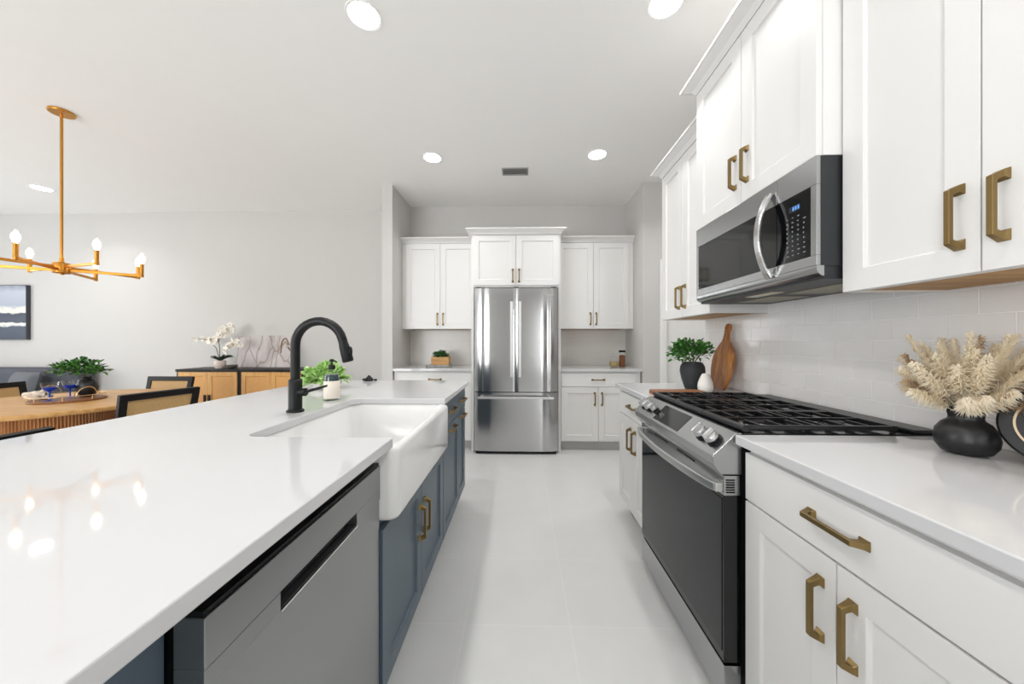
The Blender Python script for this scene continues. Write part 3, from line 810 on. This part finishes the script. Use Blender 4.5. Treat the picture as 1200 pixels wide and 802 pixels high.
r = thing('chandelier', 'brushed gold eight-arm chandelier with lit candle bulbs over the dining table', 'chandelier', (-3.52, 2.525, CEIL), 0)
MB().lathe([(.068, -.018), (.07, -.015), (.07, -.004), (.066, 0)], 32).build('canopy', M['gold'], r, smooth=40)
ZA = -1.205
b = MB(); b.tube([(0, 0, -.018), (0, 0, -.05)], .005, 8)
for k in range(16):
    pass
b.tube([(.012*cos(2*pi*i/16), 0, -.045+.012*sin(2*pi*i/16)) for i in range(17)], .003, 8)
b.tube([(0, 0, -.055), (0, 0, ZA+.03)], .0085, 14)
b.build('rod', M['gold'], r, smooth=40)
MB().lathe([(.012, ZA+.085), (.014, ZA+.05), (.045, ZA+.042), (.047, ZA+.038), (.047, ZA-.032), (.043, ZA-.036), (.015, ZA-.038), (.013, ZA-.046), (0, ZA-.047)], 28).build('hub', M['gold'], r, smooth=40)
for k in range(8):
    a = radians(30+45*k); u = Vector((cos(a), sin(a), 0)); Rr = .44
    zz = ZA+(.012 if k % 2 else -.012)
    arm = MB().bar([u*.04+Vector((0, 0, zz)), u*Rr+Vector((0, 0, zz))], .012, .020)
    arm.lathe([(.012, -.014), (.013, -.010), (.013, .012), (.011, .014)], 16, u*Rr+Vector((0, 0, zz)))
    arm = arm.build('arm', M['gold'], r, bevel=.0015)
    MB().lathe([(.0125, .0145), (.0125, .095), (.009, .097)], 18, u*Rr+Vector((0, 0, zz))).build('candle_sleeve', M['gold'], arm, smooth=40)
    MB().lathe([(.008, .0975), (.012, .105), (.019, .125), (.0205, .138), (.017, .155), (.009, .172), (.003, .182), (0, .184)], 18, u*Rr+Vector((0, 0, zz))).build('bulb', M['bulb'], arm, smooth=60)

# ------------------------------------------------------------------ dining table and chairs
TX, TY, TZ, TR = -3.55, 2.53, .76, .685
r = thing('dining_table', 'round honey oak dining table with a fluted drum base', 'table', (TX, TY, 0), 0)
MB().lathe([(.0, TZ-.034), (TR-.022, TZ-.034), (TR-.006, TZ-.028), (TR, TZ-.018), (TR, TZ-.004), (TR-.004, TZ), (0, TZ)], 96).build('tabletop', M['oak'], r, smooth=40)
b = MB(); n = 150; RB = .38
def flute(z):
    return [((RB-.009*abs(sin(pi*i/4)))*cos(2*pi*i/(n*4)), (RB-.009*abs(sin(pi*i/4)))*sin(2*pi*i/(n*4)), z) for i in range(n*4)]
b.loft([flute(.03), flute(TZ-.0345)]); b.build('base', M['fluted'], r)
MB().lathe([(.36, 0), (.36, .0298)], 48).build('plinth', M['darkwood'], r)

def make_chair(label, loc, rot):
    """local: faces -y, backrest at +y"""
    r = thing('dining_chair', label, 'chair', loc, rot, 'black framed cane-back dining chairs')
    W2 = .215
    ring = [rrect(-.24, -.24, .24, .22, .05, z) for z in (.435, .44, .475, .485)]
    MB().loft([rrect(-.225, -.225, .225, .205, .05, .435), rrect(-.24, -.24, .24, .22, .05, .45), rrect(-.24, -.24, .24, .22, .05, .47), rrect(-.22, -.22, .22, .20, .05, .485)]).build('seat', M['sofaseat'], r, smooth=50)
    MB().box(-.225, -.225, .395, .225, .205, .4345).build('seat_frame', M['darkwood'], r, bevel=.004)
    def back_y(z): return .205+(z-.45)*.22
    for s_ in (-1, 1):
        MB().bar([(s_*.20, -.20, 0), (s_*.20, -.20, .3945)], .034, .034, up=(0, 1, 0)).build('leg', M['darkwood'], r, bevel=.003)
        MB().bar([(s_*.205, .235, 0), (s_*.205, .19, .3945)], .034, .034, up=(0, 1, 0)).build('leg', M['darkwood'], r, bevel=.003)
    b = MB(); zt = .858
    for s_ in (-1, 1):
        b.bar([(s_*.205, back_y(.40)+.012, .40), (s_*W2, back_y(zt-.02), zt-.0275)], .045, .028, up=(0, 1, .2))
    b.bar([(-W2-.022, back_y(zt-.02), zt-.0225), (W2+.022, back_y(zt-.02), zt-.0225)], .028, .045, up=(0, .2, 1))
    b.bar([(-.2, back_y(.53), .53), (.2, back_y(.53), .53)], .026, .035, up=(0, .2, 1))
    bf = b.build('backrest', M['darkwood'], r, bevel=.003)
    q = lambda s_, z, o: (s_*(.19+(z-.45)*.06), back_y(z)+o, z)
    MB().loft([[q(-1, .545, o), q(1, .545, o), q(1, zt-.04, o), q(-1, zt-.04, o)] for o in (-.004, .004)]).build('cane_panel', M['cane'], bf)
    return r
# backs: chair faces -y local; rot turns it
c0 = make_chair('cane-back chair pushed in at the table on its island side', (-2.90, 2.483, 0), radians(-90)-.21)
dup(c0, (-3.60, 3.13, 0), radians(0), 'cane-back chair between the table and the wooden sideboard')
dup(c0, (-4.19, 2.73, 0), radians(90), 'cane-back chair on the sofa side of the table')
dup(c0, (-2.26, 1.145, 0), radians(-90), 'chair whose black top rail just shows over the island edge')

# tray and what stands on it
r = thing('serving_tray', 'round wooden tray with gold wire gallery on the dining table', 'tray', (-3.51, 2.56, TZ), 0)
TRr = .195
MB().lathe([(0, 0), (TRr-.004, 0), (TRr, .004), (TRr, .012), (TRr-.003, .015), (0, .015)], 64).build('tray_board', M['walnut'], r, smooth=40)
b = MB(); n = 64
b.tube([(TRr*.97*cos(2*pi*i/n), TRr*.97*sin(2*pi*i/n), .045) for i in range(n+1)], .0028, 8, cap=False)
for i in range(8): t = 2*pi*i/8; b.tube([(TRr*.97*cos(t), TRr*.97*sin(t), .0145), (TRr*.97*cos(t), TRr*.97*sin(t), .045)], .0025, 8)
b.build('gallery_rail', M['palegold'], r, smooth=50)
for s_ in (-1, 1):
    pts = []
    for i in range(17):
        t = pi*i/16; a = radians(-8 if s_ > 0 else 172)+(.30*cos(t)); pts.append((TRr*.97*cos(a), TRr*.97*sin(a), .045+.065*sin(t)))
    MB().tube(pts, .0032, 8).build('handle', M['palegold'], r, smooth=50)
def goblet(label, x, y):
    r = thing('stemmed_glass', label, 'glass', (x, y, TZ+.0155), 0, 'stemmed glasses on the dining tray')
    MB().lathe([(.032, 0), (.032, .002), (.006, .005), (.0045, .012), (.0045, .062), (.008, .068), (0, .07)], 28).build('stem', M['blueglass'], r, smooth=50)
    MB().lathe([(.0082, .0675), (.022, .074), (.033, .088), (.037, .098), (.035, .098), (.031, .089), (.02, .077), (0, .0715)], 32).build('blue_bowl', M['blueglass'], r, smooth=50)
    MB().lathe([(.0372, .0985), (.042, .115), (.046, .135), (.0445, .135), (.0405, .115), (.0357, .0985)], 32, ring=True).build('clear_rim', M['clear'], r, smooth=50)
goblet('blue stemmed glass beside the knotted cloth on the tray', -3.515, 2.455)
goblet('blue stemmed glass closest to the round black vase on the tray', -3.555, 2.60)
r = thing('knotted_napkin', 'crumpled cream cloth on the round dining tray', 'napkin', (-3.66, 2.50, TZ+.016), 0)
b = MB(); ringz = []
for k in range(3):
    pts = []
    for i in range(25):
        t = 2*pi*i/24; rr_ = .035+.012*sin(3*t+k); pts.append((rr_*cos(t)*1.3-.012*k, rr_*sin(t), .016+.014*k+.008*sin(2*t+k*2)))
    b.tube(pts, [.014+.003*sin(i*1.3) for i in range(25)], 10, cap=False)
b.build('cloth', plain('cream_cloth', '#ded2c3', .9, bump=.3, bscale=300), r, smooth=60)

def foliage(root, c, rad, n, ls, mat, sq=(1, 1, .8), name='foliage', seed=1, clump=0, minz=-.3, wid=.6):
    rnd = random.Random(seed); b = MB()
    cl = [Vector((rnd.gauss(0, 1), rnd.gauss(0, 1), abs(rnd.gauss(0, .8)))).normalized() for _ in range(max(clump, 1))]
    for _ in range(n):
        if clump:
            d = (rnd.choice(cl)+Vector((rnd.gauss(0, .28), rnd.gauss(0, .28), rnd.gauss(0, .28)))).normalized()
        else:
            d = Vector((rnd.gauss(0, 1), rnd.gauss(0, 1), rnd.gauss(.25, .8))).normalized()
        if d.z < minz: d.z = minz*rnd.random()
        k = rnd.uniform(.35, 1.0)
        p = Vector(c)+Vector((d.x*sq[0], d.y*sq[1], d.z*sq[2]))*rad*k
        dd = (d+Vector((rnd.gauss(0, .5), rnd.gauss(0, .5), rnd.gauss(.1, .4)))).normalized()
        b.leaf(p, dd, ls*rnd.uniform(.7, 1.2), ls*wid*rnd.uniform(.8, 1.2), up=(rnd.gauss(0, .4), rnd.gauss(0, .4), 1))
    return b.build(name, mat, root, recalc=False)
def stems(root, c, tips, r=.0025):
    b = MB()
    for t in tips:
        m_ = (Vector(c)+Vector(t))/2+Vector((0, 0, .02)); b.tube([c, m_, t], r, 6)
    return b.build('stems', M['stem'], root, smooth=60)

r = thing('potted_plant', 'bushy green sprigs in a round black vase on the dining tray', 'plant', (-3.50, 2.665, TZ+.0155), 0)
MB().lathe([(.0, 0), (.034, 0), (.053, .03), (.061, .07), (.055, .11), (.04, .138), (.026, .145), (.03, .16), (.024, .16), (.02, .145), (0, .14)], 36).build('vase', M['ceramic_b'], r, smooth=50)
tips = [(.13*cos(t), .13*sin(t), .20+.03*sin(3*t)) for t in [2*pi*i/7 for i in range(7)]]
stems(r, (0, 0, .15), tips)
foliage(r, (-.01, -.05, .205), .158, 560, .033, M['leaf'], (1, 1, .62), seed=3, clump=9, minz=-.12)

# ------------------------------------------------------------------ sideboards along the dining wall
def sideboard(label, x):
    r = thing('sideboard', label, 'sideboard', (x, YD-.43, 0), 0, 'pair of black framed wooden sideboards')
    w, h, d = .80, .875, .40
    MB().box(.0, .018, .12, .025, d, h-.0305).build('side_panel', M['darkwood'], r, bevel=.002)
    MB().box(w-.025, .018, .12, w, d, h-.0305).build('side_panel', M['darkwood'], r, bevel=.002)
    MB().box(0, 0, h-.03, w, d, h).build('top', M['darkwood'], r, bevel=.002)
    MB().box(.0255, .03, .12, w-.0255, d, h-.0305).build('body', M['oakz'], r)
    for x0, x1, hx in ((.027, w/2-.0015, w/2-.028), (w/2+.0015, w-.027, w/2+.028)):
        dd = shaker(MB(), x0, x1, .125, h-.034, .008, .0215, .05, .008).build('door', M['oakz'], r, bevel=.001)
        MB().box(x0+.055, .0135, .18, x1-.055, .0158, h-.089).build('cane_insert', M['canedoor'], dd)
        MB().box(hx-.011, -.008, .46, hx+.011, .0075, .56).build('handle', M['black'], dd, bevel=.002)
    for lx in (.02, w-.05):
        for ly in (.03, d-.06): MB().box(lx, ly, 0, lx+.03, ly+.03, .1198).build('leg', M['darkwood'], r)
    return r
s1 = sideboard('wooden sideboard under the orchid with black frame', -4.275)
s2 = dup(s1, (-3.473, YD-.43, 0), 0, 'wooden sideboard behind the kitchen faucet under the veined panel')
SBT = .8755
# veined panel leaning on the wall
o = thing('art_panel', 'marble veined art panel leaning on the wall behind the orchid', 'artwork', (-3.405, YD-.075, SBT), 0)
def lean(x, z, o_): return (x, z*.12+o_, z*.993)
p = MB().loft([[lean(-.41, 0, q), lean(.41, 0, q), lean(.41, .425, q), lean(-.41, .425, q)] for q in (0, .018)]).build('canvas', M['marble'], o, bevel=.002)
b = MB(); pts = []
for i in range(15):
    t = radians(200-200*i/14); pts.append(Vector(lean(.235+.045*cos(t), .30+.09*sin(t), -.003)))
b.tube([Vector(lean(.19, .19, -.003))]+pts, .007, 8)
b.tube([Vector(lean(.28, .27, -.003)), Vector(lean(.32, .23, -.003)), Vector(lean(.36, .25, -.003))], [.008, .014, .006], 8)
b.build('gold_motif', plain('tarnished_gold_leaf', '#8a7253', .5, .6), p, smooth=60)
# orchid
r = thing('orchid', 'white orchid with arching sprays in a small pale pot', 'plant', (-3.85, YD-.27, SBT), 0)
MB().lathe([(0, 0), (.045, 0), (.062, .03), (.064, .075), (.058, .10), (.053, .10), (.055, .08), (0, .07)], 32).build('pot', plain('blush_pot', '#e3d2ca', .5), r, smooth=50)
b = MB()
for a, L in ((2.8, .17), (.3, .16), (3.6, .12), (.0, .20), (5.2, .12), (1.5, .13)):
    b.leaf((0, 0, .085), (cos(a), .4*sin(a), .55), L, .045, bend=.5)
b.build('leaves', leafmat('orchid_leaf', '#141c14', '#1e2c1c', '#2f4028'), r, recalc=False)
rnd = random.Random(5)
def spray(pts, fl):
    st = MB().tube(pts, .004, 6).build('flower_stem', M['stem'], r, smooth=60)
    b = MB()
    for (fx, fz) in fl:
        for q in range(2):
            c = Vector((fx+rnd.gauss(0, .012), rnd.gauss(0, .025)-.01, fz+rnd.gauss(0, .012)))
            nrm = Vector((rnd.gauss(0, .4), -1, rnd.gauss(0, .4))).normalized(); u = nrm.orthogonal().normalized(); w = nrm.cross(u)
            for k in range(5):
                a = 2*pi*k/5+rnd.random()*.3; dd = u*cos(a)+w*sin(a)
                b.leaf(c, dd+nrm*.25, .042, .036, up=nrm, bend=.2)
            b.ball(c+nrm*.006, .007, 6, 4)
    b.build('blossoms', M['petal'], st, recalc=False)
spray([(0, 0, .09), (-.01, 0, .30), (-.03, -.02, .42), (.05, -.02, .52), (.15, -.02, .56)], [(-.08, .37), (-.03, .38), (.0, .42), (.04, .45), (.08, .48), (.11, .51), (.14, .54), (.18, .50), (.10, .45)])
spray([(0, 0, .09), (-.05, 0, .26), (-.13, -.02, .36), (-.26, -.03, .38)], [(-.27, .37), (-.23, .37), (-.19, .36), (-.15, .35), (-.10, .35), (-.06, .33)])
spray([(0, 0, .09), (.06, 0, .20), (.12, -.02, .30), (.24, -.03, .36)], [(.10, .22), (.12, .26), (.15, .29), (.19, .31), (.23, .33), (.26, .30), (.20, .36), (.14, .31)])
o = MB().lathe([(0, 0), (.035, 0), (.06, .02), (.066, .045), (.062, .045), (.05, .02), (0, .012)], 28).build('bowl', plain('grey_stone_bowl', '#6f6a66', .5), None, smooth=50, loc=(-3.70, YD-.27, SBT))
tag(o, 'small grey bowl on the sideboard beside the orchid pot', 'bowl')

# ------------------------------------------------------------------ sofa, cushion, wall canvas
r = thing('sofa', 'slate grey upholstered sofa against the dining room wall', 'sofa', (-6.75, 3.62, 0), 0)
def soft(name, x0, y0, z0, x1, y1, z1, mat, rd=.05, parent=r):
    return MB().box(x0, y0, z0, x1, y1, z1).build(name, mat, parent, smooth=60, bevel=rd, seg=4)
soft('backrest', -1.0, .60, .20, 1.0, .88, .875, M['sofa'], .07)
soft('base', -.98, .02, .10, .98, .598, .30, M['sofa'], .03)
soft('armrest', .80, .0, .302, 1.0, .598, .60, M['sofa'], .05); soft('armrest', -1.0, .0, .302, -.80, .598, .60, M['sofa'], .05)
soft('seat_cushion', -.795, .0, .302, 0, .597, .455, M['sofaseat'], .04); soft('seat_cushion', .003, .0, .302, .795, .597, .455, M['sofaseat'], .04)
for x in (-.9, .86):
    for y in (.08, .78): MB().box(x, y, 0, x+.04, y+.04, .0998 if y < .5 else .1998).build('leg', M['darkwood'], r)
def pillow(label, loc, rz, tilt, mat, s=.44):
    b = MB(); n = 12; top = []; bot = []
    for j in range(n+1):
        for i in range(n+1):
            u, v = 2*i/n-1, 2*j/n-1
            h = .075*(max(0, 1-u**4)*max(0, 1-v**4))**.6
            sc = 1-.06*(1-abs(u))*0
            top.append((u*s/2, h, v*s/2)); bot.append((u*s/2, -h, v*s/2))
    fs = []; N_ = (n+1)**2
    for j in range(n):
        for i in range(n):
            a = j*(n+1)+i; fs.append((a, a+1, a+n+2, a+n+1)); fs.append((N_+a+n+1, N_+a+n+2, N_+a+1, N_+a))
    b.add(top+bot, fs); o = b.build('throw_pillow', mat, None, smooth=80, loc=loc, recalc=False)
    o.rotation_euler = (tilt, 0, rz); return tag(o, label, 'pillow')
pillow('grey throw pillow leaning in the corner of the sofa', (-6.14, 4.05, .652), -.1, radians(-12), M['pillow'], .38)
r = thing('wall_art', 'abstract grey seascape canvas hanging on the dining room wall', 'artwork', (-7.63, YD, 1.245), 0)
AW = .86; AH = .75
MB().box(.008, -.045, .008, AW-.008, -.004, AH-.008).build('canvas', M['seascape'], r)
b = MB(); b.box(0, -.042, 0, AW, -.001, .0075); b.box(0, -.042, AH-.0075, AW, -.001, AH); b.box(0, -.042, .0078, .0075, -.001, AH-.0078); b.box(AW-.0075, -.042, .0078, AW, -.001, AH-.0078)
b.build('frame', plain('slate_frame', '#3d4048', .5), r)

# ------------------------------------------------------------------ things on the island
r = thing('soap_dispenser', 'clear soap bottle with woven sleeve and black pump by the sink', 'soap dispenser', (-.975, 1.735, ZC1), 0); r.scale = (.9, .9, 1)
g = MB().lathe([(0, 0), (.038, 0), (.041, .004), (.041, .115), (.036, .135), (.022, .155), (.016, .162), (.016, .17), (0, .17)], 32).build('bottle', M['clear'], r, smooth=50)
MB().lathe([(.0, .097), (.037, .098), (.037, .115), (.033, .132), (0, .134)], 28).build('soap', M['tealliq'], r, smooth=50)
MB().lathe([(.0415, .012), (.043, .014), (.043, .098), (.0415, .10)], 32, ring=True).build('woven_sleeve', M['sleeve'], r, smooth=50)
pm = MB().lathe([(.0175, .158), (.018, .162), (.018, .178), (.012, .182), (.005, .184), (.005, .196), (.013, .197), (.013, .208), (.008, .211), (0, .211)], 24).build('pump', M['black'], r, smooth=40)
MB().tube([(0, 0, .203), (.02, -.008, .203), (.032, -.013, .200), (.034, -.014, .194)], .004, 8).build('nozzle', M['black'], pm, smooth=50)
r = thing('potted_plant', 'bright green leafy plant in a low white bowl behind the soap bottle', 'plant', (-1.265, 2.18, ZC1), 0)
MB().lathe([(0, 0), (.06, 0), (.085, .015), (.095, .04), (.09, .04), (.078, .02), (0, .015)], 36).build('bowl', M['ceramic_w'], r, smooth=50)
foliage(r, (0, 0, .065), .125, 420, .045, M['leaflt'], (1.05, .9, .72), seed=11, minz=-.25, wid=.75)
r = thing('ornament', 'small black ornament at the far end of the island', 'ornament', (-1.17, 2.60, ZC1), 0)
b = MB(); b.lathe([(0, 0), (.03, 0), (.034, .008), (.026, .02), (.012, .034), (.006, .042), (0, .044)], 16); b.ball((-.035, 0, .010), .012, 10, 6, (1.6, 1, .8)); b.ball((.05, 0, .008), .009, 10, 6, (1.8, 1, .8))
b.build('body', M['black'], r, smooth=50)

# ------------------------------------------------------------------ things on the right-hand counters
r = thing('potted_plant', 'green bushy plant in a charcoal vase beside the cutting board', 'plant', (1.085, 2.19, ZC1+.0003), 0)
MB().lathe([(0, 0), (.04, 0), (.046, .01), (.064, .065), (.073, .115), (.070, .145), (.058, .166), (.05, .172), (.046, .168), (.05, .155), (0, .145)], 40).build('vase', M['ceramic_m'], r, smooth=50)
stems(r, (0, 0, .155), [(.09*cos(t), .09*sin(t), .24+.05*sin(2.3*t)) for t in [2*pi*i/7 for i in range(7)]])
foliage(r, (-.01, 0, .212), .13, 820, .029, M['leaf'], (1, 1, .8), seed=21, clump=14, minz=-.45)
o = MB().lathe([(0, 0), (.030, 0), (.039, .008), (.043, .03), (.040, .055), (.028, .088), (.019, .106), (.014, .109), (.012, .106), (0, .10)], 32).build('bud_vase', M['ceramic_w'], None, smooth=50, loc=(1.105, 2.075, ZC1+.0003))
tag(o, 'small white teardrop vase in front of the charcoal plant pot', 'vase')

# paddle cutting board leaning on the tiles
r = thing('cutting_board', 'wooden paddle cutting board with round handle leaning on the tiles', 'cutting board', (1.255, 2.19, ZC1+.001), 0)
prof = [(0, .062), (.01, .070), (.06, .094), (.12, .108), (.17, .110), (.21, .103), (.245, .088), (.27, .066), (.29, .05), (.305, .034), (.33, .024), (.355, .021), (.375, .024)]
outl = [(-w_, z_) for z_, w_ in prof]
for i in range(1, 12): t = radians(180-15*i); outl.append((.026*cos(t), .388+.030*sin(t)))
outl += [(w_, z_) for z_, w_ in reversed(prof)]
hole = [(.011*cos(2*pi*i/16), .392+.011*sin(2*pi*i/16)) for i in range(16)]
me = bpy.data.meshes.new('board')
bm_ = bmesh.new(); T = .017
def bpt(p, o_):
    # lean: bottom stands off the tiles, top touches them; board plane along Y
    tl = .158; return Vector((p[1]*sin(tl)-o_*cos(tl), p[0], p[1]*cos(tl)+o_*sin(tl)))
for off in (0, T):
    ov = [bm_.verts.new(bpt(p, off)) for p in outl]; hv = [bm_.verts.new(bpt(p, off)) for p in hole]
    es = [bm_.edges.new((ov[i], ov[(i+1) % len(ov)])) for i in range(len(ov))]+[bm_.edges.new((hv[i], hv[(i+1) % len(hv)])) for i in range(len(hv))]
    bmesh.ops.triangle_fill(bm_, use_beauty=True, edges=es)
    if off == 0: o0, h0 = ov, hv
for A, B in ((o0, ov), (h0, hv)):
    for i in range(len(A)): j = (i+1) % len(A); bm_.faces.new((A[i], A[j], B[j], B[i]))
bmesh.ops.recalc_face_normals(bm_, faces=bm_.faces[:]); bm_.to_mesh(me); bm_.free(); me.materials.append(M['acacia'])
o = bpy.data.objects.new('board', me); COL.objects.link(o); o.parent = r
md = o.modifiers.new('bevel', 'BEVEL'); md.width = .003; md.segments = 2; md.limit_method = 'ANGLE'; md.angle_limit = radians(50)

r = thing('wooden_board', 'flat reddish wooden board lying behind the range grates', 'cutting board', (.89, 1.975, ZC1+.0003), 0)
MB().loft([rrect(-.145, -.055, .145, .055, .03, z) for z in (0, .022)]).build('board', M['walnut'], r, bevel=.003)

# pampas vase
PV = Vector((1.19, .945, ZC1+.0003))
r = thing('vase', 'squat black ceramic vase with flared neck holding pampas grass', 'vase', PV, 0)
MB().lathe([(0, 0), (.028, 0), (.044, .006), (.0545, .024), (.057, .042), (.054, .064), (.043, .082), (.032, .091), (.0305, .098), (.033, .111), (.037, .126), (.035, .127), (.030, .111), (.027, .098), (0, .094)], 48).build('body', M['ceramic_b'], r, smooth=50)
r = thing('pampas_grass', 'bunch of dried cream pampas grass plumes in the black vase', 'dried flowers', PV+Vector((0, 0, .1005)), 0)
rnd = random.Random(4)
def plume(d, L, mat, fat, seed):
    q = random.Random(seed); b = MB(); d = Vector(d).normalized()
    side = d.cross(Vector((0, 0, 1))); side = side.normalized() if side.length > .01 else Vector((1, 0, 0))
    def P(u): return d*L*u+Vector((0, 0, -.02*L*u*u))
    b.tube([P(0), P(.3), P(.6), P(1)], [.0013, .0012, .001, .0006], 5)
    for k in range(300):
        u = q.uniform(.33, 1.0); p = P(u); a = q.uniform(0, 2*pi)
        n1 = side; n2 = side.cross(d)
        rad = (n1*cos(a)+n2*sin(a))
        ln = fat*(1.15-.75*abs((u-.55)/.5))*q.uniform(.6, 1.1)
        dd = (rad*.75+d*q.uniform(.5, 1.1)).normalized()
        w = d.cross(rad).normalized()*q.uniform(.0010, .0020)
        m_ = p+dd*ln*.5+Vector((0, 0, .004)); e = p+dd*ln+Vector((0, 0, -.006))
        b.add([p-w*.6, p+w*.6, m_+w, e, m_-w], [(0, 1, 2, 4), (4, 2, 3)])
    return b.build('plume', mat, r, recalc=False)
view = Vector((-PV.x, -PV.y, 0)).normalized(); latv = Vector((-view.y, view.x, 0))   # latv: to the photo's left or right
k = 0
for az in range(0, 360, 24):
    for el, L in ((30, .15), (48, .19), (68, .215)):
        if el == 66 and az % 48: continue
        a = radians(az+rnd.uniform(-12, 12)+(15 if el == 42 else 0)); e_ = radians(el+rnd.uniform(-7, 7))
        d = Vector((cos(a)*cos(e_), sin(a)*cos(e_), sin(e_)))
        l = L*rnd.uniform(.85, 1.12)
        # keep plumes short where the tiled wall is
        reach = (XR-.02-PV.x)
        if d.x*l > reach: l = reach/d.x
        if l < .10: continue
        plume(d, l, M['pampas'] if rnd.random() < .8 else M['pampasdk'], .036, 100+k); k += 1

# black plate with pale ring on a stand
r = thing('plate', 'black round plate with thin cream ring standing beside the pampas vase', 'plate', (1.258, .815, ZC1), 0)
nrm = Vector((-.80, -.52, .28)).normalized(); c = Vector((0, 0, .099))
MB().lathe([(0, 0), (.085, 0), (.096, .006), (.098, .014), (.094, .020), (.082, .021), (0, .016)], 56, c, axis=nrm).build('dish', M['ceramic_b'], r, smooth=50)
MB().lathe([(.0695, .0195), (.0695, .0225), (.0735, .0225), (.0735, .0195)], 56, c, axis=nrm, ring=True).build('rim_ring', M['cream'], r, smooth=50)
side = nrm.cross(Vector((0, 0, 1))).normalized(); fwd = Vector((nrm.x, nrm.y, 0)).normalized()
b = MB()
for s_ in (-1, 1):
    b.tube([side*s_*.045+fwd*.035+Vector((0, 0, .018)), side*s_*.045+fwd*.035+Vector((0, 0, .004)), side*s_*.045-fwd*.05+Vector((0, 0, .004)), side*s_*.03-fwd*.045+Vector((0, 0, .09))], .0035, 8)
b.tube([side*.045-fwd*.05+Vector((0, 0, .004)), side*-.045-fwd*.05+Vector((0, 0, .004))], .0035, 8)
b.build('stand', M['black'], r, smooth=40)

# ------------------------------------------------------------------ things in the fridge alcove
r = thing('succulent_box', 'small green plant in a square wooden box on the alcove counter', 'plant', (-.965, 4.10, ZC1+.026), 0)
b = MB(); b.box(-.105, -.06, 0, .105, -.05, .095); b.box(-.105, .05, 0, .105, .06, .095); b.box(-.105, -.05, 0, -.095, .05, .095); b.box(.095, -.05, 0, .105, .05, .095); b.box(-.095, -.05, 0, .095, .05, .08)
b.build('planter', wood('light_crate_wood', '#a9793f', '#bd8d50', '#cc9f64', 1.5, 'x'), r, bevel=.002)
foliage(r, (0, 0, .10), .085, 260, .042, M['leafdk'], (1.05, .65, .62), seed=31, minz=.0, wid=.45)
o = MB().loft([rrect(-.15, -.085, .15, .085, .03, z) for z in (0, .025)]).build('marble_tray', plain('black_white_marble', '#8b8a88', .3, vary=.85, vscale=18), None, bevel=.004, loc=(-.985, 4.10, ZC1+.0004))
tag(o, 'black and white marble tray under the wooden plant box', 'tray')
r = thing('storage_jar', 'round glass jar of tan grains on the alcove counter', 'jar', (1.105, 4.08, ZC1+.0004), 0, 'glass jars in the alcove')
MB().lathe([(0, 0), (.04, 0), (.055, .015), (.06, .05), (.052, .09), (.036, .11), (.036, .122), (0, .122)], 32).build('glass', M['clear'], r, smooth=50)
MB().lathe([(0, .004), (.04, .004), (.052, .018), (.055, .048), (.051, .066), (0, .07)], 28).build('contents', M['oats'], r, smooth=50)
MB().lathe([(.038, .1225), (.038, .132), (.012, .135), (.012, .145), (0, .148)], 24).build('lid', M['clear'], r, smooth=50)
r = thing('storage_jar', 'tall glass jar of brown spice with a black lid', 'jar', (1.205, 4.10, ZC1+.0004), 0, 'glass jars in the alcove')
MB().lathe([(0, 0), (.035, 0), (.037, .004), (.037, .175), (0, .175)], 32).build('glass', M['clear'], r, smooth=50)
MB().lathe([(0, .004), (.0345, .004), (.0345, .14), (0, .145)], 28).build('contents', M['spice'], r, smooth=50)
MB().lathe([(.039, .1755), (.039, .197), (.036, .20), (0, .20)], 28).build('lid', M['black'], r, smooth=50)
